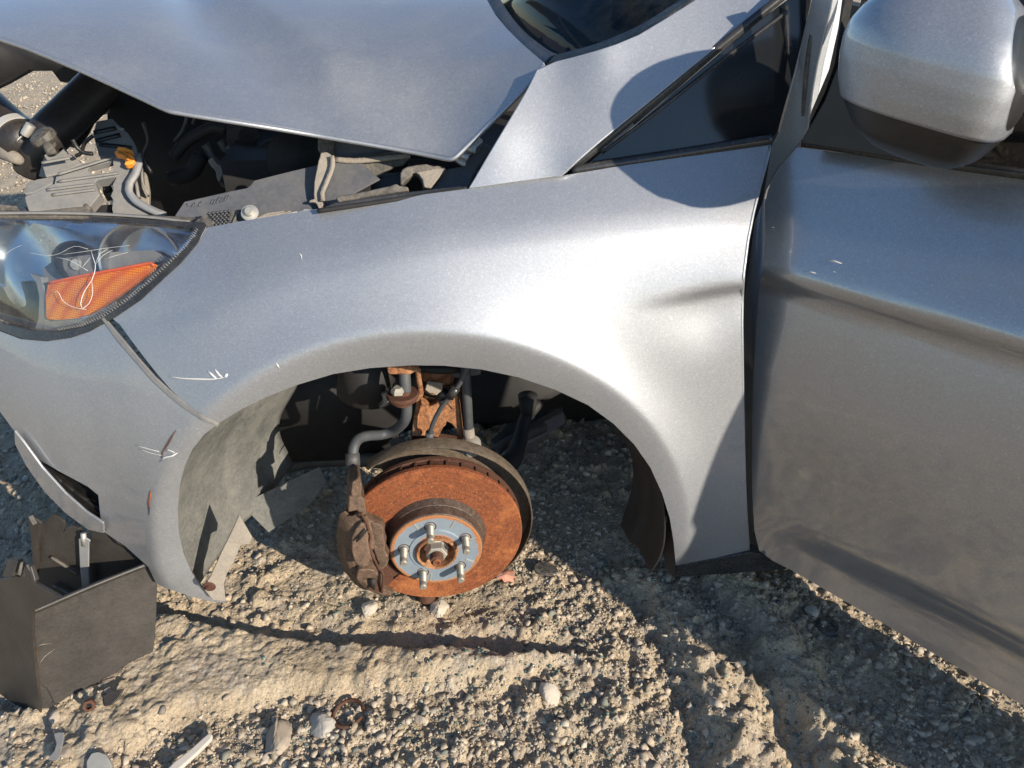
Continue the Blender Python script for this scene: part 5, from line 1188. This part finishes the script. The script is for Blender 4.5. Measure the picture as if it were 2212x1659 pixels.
flat_piece('dark_shard', poly(B6, [(600,1240),(640,1215),(720,1195),(690,1250),(650,1290),(605,1300)]), 'box', 'small dark shard tucked under the lower right corner of the black box', 'shard', .004, .012, (0,-.4,1), .001)
flat_piece('wood_sliver', poly(B6, [(960,1670),(1010,1620),(1100,1550),(1190,1470),(1215,1450),(1235,1462),(1228,1490),(1150,1570),(1060,1650),(1000,1700)]), mat_single('grey_wood', (.46,.41,.35)), 'long grey splinter of wood lying on gravel at the bottom', 'wood sliver', .009, .022, (0,-.2,1), .003)
nut_ = oriented_lathe('nut', [(.005,.0),(.009,.0),(.010,.0015),(.010,.007),(.009,.008),(.005,.008)], 'rust_dark', ground, ground_at(*B6(520,1290), .008), (.3,-.8,.5), 6)
nut_.parent = None; nut_.matrix_parent_inverse = Matrix(); tag(nut_, 'rusty hexagonal nut on the dirt below the front of the black box', 'nut')
bm = bmesh.new(); rc_ = ground_at(752,1541,.010)
nrg = 40; g = []
for i in range(nrg):
    a = 2*math.pi*i/nrg; row = []
    for j in range(8):
        b = 2*math.pi*j/8; R_ = .0235+.003*math.cos(b); row.append(bm.verts.new((rc_[0]+R_*math.cos(a), rc_[1]+R_*math.sin(a), rc_[2]+.003*math.sin(b)+.004*math.cos(a))))
    g.append(row)
for i in range(nrg-3):
    for j in range(8): bm.faces.new((g[i][j], g[i+1][j], g[i+1][(j+1) % 8], g[i][(j+1) % 8]))
tag(finish('metal_ring', bm, 'rust_dark', None), 'thin rusty metal ring half buried in gravel at the bottom centre', 'ring')
wp = ground_at(1790,1352,.004)
oriented_lathe('washer', [(.008,.002),(.017,.003),(.021,.0),(.021,-.004),(.008,-.004),(.008,.002)], 'seal', ground, wp, (0,0,1), 28)
w_ = [o for o in ground.children if o.name == 'washer'][0]; w_.parent = None; w_.matrix_parent_inverse = Matrix(); tag(w_, 'round black rubber washer in the shade beneath the open door', 'washer')
def rock(x, y, s, mat, label, flat=.7, seed=1, sx=1.):
    bm = big_rock(seed, flat); o = finish('stone', bm, mat, None, True); p = ground_at(x, y, .0)
    o.scale = (s*sx, s, s); o.location = (p[0], p[1], p[2]+s*.3); o.rotation_euler = (.2, -.1, seed*1.3); tag(o, label, 'stone'); return o
rock(953, 1318, .020, 'stone_white', 'pale angular stone on the dirt directly below the brake disc', .8, 5)
rock(800, 1318, .017, 'stone_white', 'cream pebble on the dirt just below the brake caliper', .8, 8)
rock(1185, 1503, .019, 'stone_white', 'pointed wedge of pale stone at the edge of the gravel patch', .9, 11)
rock(1755, 1325, .014, 'stone_white', 'round pale pebble on the ground beneath the front edge of the open door', .8, 14)
rock(697, 1570, .022, 'stone_grey', 'smooth light grey oval cobble at the edge of the packed dirt', .6, 19)
rock(603, 1598, .025, 'stone', 'large tan stone left of the smooth grey cobble in the gravel', .6, 23, 1.2)
